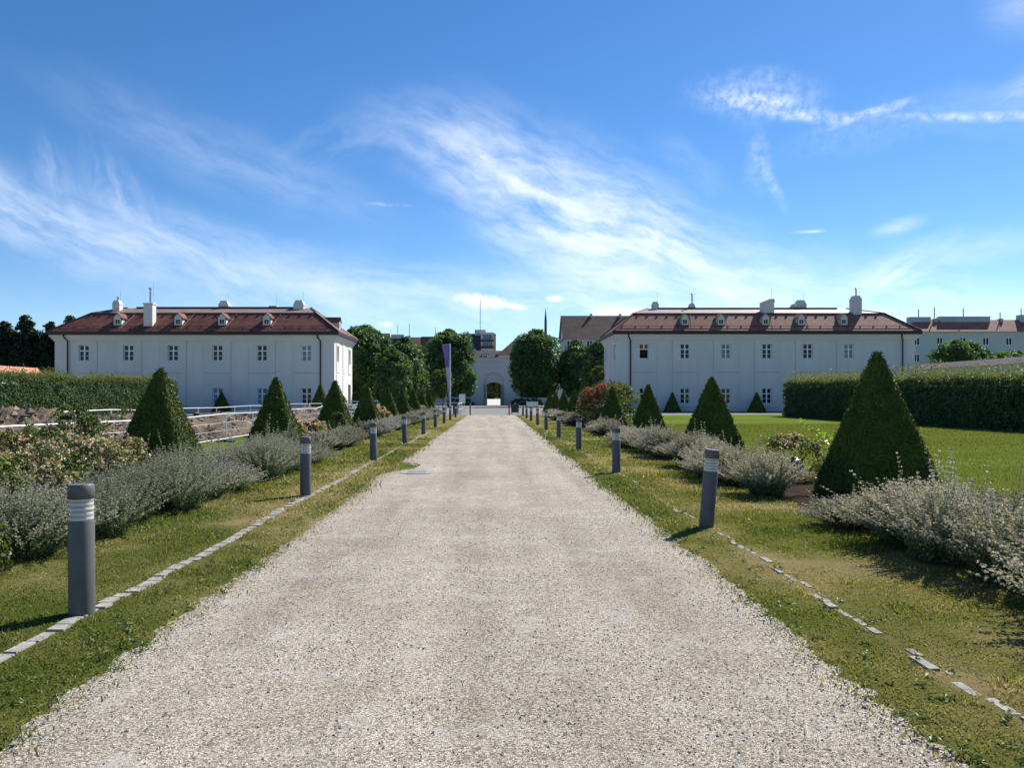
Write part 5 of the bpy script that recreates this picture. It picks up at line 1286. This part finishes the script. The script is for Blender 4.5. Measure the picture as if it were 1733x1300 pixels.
# ------------------------------------------------------------------ barrier fences
def barrier(label, pts, h, step, rails, mat='white_metal', group=None, foot=True):
    r = empty('barrier_fence', (pts[0][0], pts[0][1], 0), label, 'fence', group); ox, oy = pts[0]
    P = [np.array([p[0] - ox, p[1] - oy, 0.]) for p in pts]
    posts = []
    for a, b_ in zip(P[:-1], P[1:]):
        d = np.linalg.norm(b_ - a); n = max(1, round(d / step))
        for k in range(n): posts.append(a + (b_ - a) * k / n)
    posts.append(P[-1])
    rs = np.random.default_rng(len(posts))
    tops = [h + rs.normal(0, .035) for _ in posts]
    for p, t in zip(posts, tops):
        MB().tube([p + (0, 0, -.02), p + (0, 0, t)], .027, 7).build('post', M[mat], r)
        if foot: MB().box(p[0] - .32, p[0] + .32, p[1] - .09, p[1] + .09, -.005, .07).build('foot', M['bin_dark'], r)
    for fz, rad, nm in rails:
        b = MB(); b.tube([p + (.0, 0, t * fz) for p, t in zip(posts, tops)], rad, 6); b.build(nm, M[mat] if rad > .01 else M['galv'], r)
    return r
RL = [(1.0, .023, 'top_rail'), (.12, .021, 'bottom_rail'), (.7, .007, 'wire'), (.42, .007, 'wire')]
barrier('pale metal barrier fence along the near edge of the dig', [(-10.15, 9), (-9.75, 20), (-9.6, 27), (-9.9, 40), (-11.4, 52), (-11.6, 66)], 1.02, 3.5, RL)
barrier('pale metal barrier fence along the far edge of the dig', [(-15.9, 17), (-15.6, 24), (-15.1, 33), (-16.2, 44), (-16.4, 60), (-15.5, 68)], 1.05, 3.5, RL)
barrier('white handrail beside the banner pole and sapling', [(-9.5, 73), (-3.0, 73.5), (-3.1, 66.5)], 1.05, 1.6, [(1.0, .035, 'top_rail'), (.5, .02, 'mid_rail')], foot=False)
barrier('white railing panels before the sunlit end of the red roofed house', [(-15.2, 73), (-11.2, 73)], 1.3, 2.0, [(1.0, .05, 'top_rail'), (.45, .05, 'mid_rail'), (.12, .04, 'bottom_rail')], foot=False)

# banner, signs, bins
r = empty('banner_pole', (-3.75, 66, 0), 'tall pale pole with long purple banner before the lindens', 'banner')
MB().tube([(0, 0, 0), (0, 0, 6.35)], [.075, .055], 10).tube([(0, 0, 6.3), (-.72, 0, 6.22)], .03, 8).build('pole', M['galv'], r)
def cloth(w0, w1, z0, z1, seed, n=14):
    V = []; rng = np.random.default_rng(seed)
    for i in range(n + 1):
        t = i / n; w = w0 + (w1 - w0) * t ** .8
        for j in range(7): s = j / 6; V.append((-.06 - w * s, .07 * math.sin(s * 7 + t * 5) * (.3 + t), z0 + (z1 - z0) * t))
    F = [(i * 7 + j, i * 7 + j + 1, i * 7 + j + 8, i * 7 + j + 7) for i in range(n) for j in range(6)]
    return np.array(V), np.array(F)
V, F = cloth(.68, .34, 6.2, 4.3, 1); b = MB(); b.add(V, F); b.build('banner_cloth', M['purple'], r, smooth=True)
V, F = cloth(.34, .10, 4.28, 1.35, 2); b = MB(); b.add(V, F); b.build('banner_tail', M['lilac'], r, smooth=True)
def sign(name, label, x, y, w, z0, z1, legs, mat='sign_white'):
    r = empty(name, (x, y, 0), label, 'sign')
    MB().box(-w / 2, w / 2, -.03, .0, z0, z1).build('panel', M[mat], r)
    for u in legs: MB().tube([(u, .03, 0), (u, .03, z1)], .03, 7).build('leg', M['galv'], r)
    return r
sign('notice_board', 'white notice board on two legs at the end of the handrail', -3.1, 76, .62, 1.05, 1.95, (-.2, .2))
sign('info_sign', 'wide low white sign on one leg, lawn side by the forecourt', 3.55, 67.5, 1.05, .78, 1.22, (0,))
def bench_planter(name, label, x, y, w, h):
    r = empty(name, (x, y, 0), label, 'bin')
    MB().frustum(0, 0, .12, h, w * .9, w * .8, w, w * .9).box(-w * .52, w * .52, -w * .46, w * .46, h + .002, h + .06).build('body', M['bin_dark'], r)
    for u in (-w * .42, w * .42): MB().box(u - .05, u + .05, -.25, .25, 0, .118).build('leg', M['galv'], r)
    return r
bench_planter('litter_bin', 'dark squat litter bin at the path end, lawn side', 2.2, 74.5, .8, .85)
bench_planter('litter_bin', 'dark litter bin at the path end beside the dig side bollards', -3.3, 66.8, .5, .8)
# bench seen dimly under the gate-side linden
r = empty('park_bench', (7.2, 122, 0), 'dark park bench in the shade before the gate wall, lawn side', 'bench')
b = MB()
for k in range(4): b.box(-.9, .9, -.25 + k * .13, -.15 + k * .13, .43, .46)
b.build('seat', M['bark'], r)
b = MB()
for k in range(3): b.box(-.9, .9, .30, .33, .55 + k * .13, .65 + k * .13)
b.build('backrest', M['bark'], r)
for u in (-.75, .75): MB().box(u - .03, u + .03, -.25, .28, 0, .428).build('leg', M['bin_dark'], r)
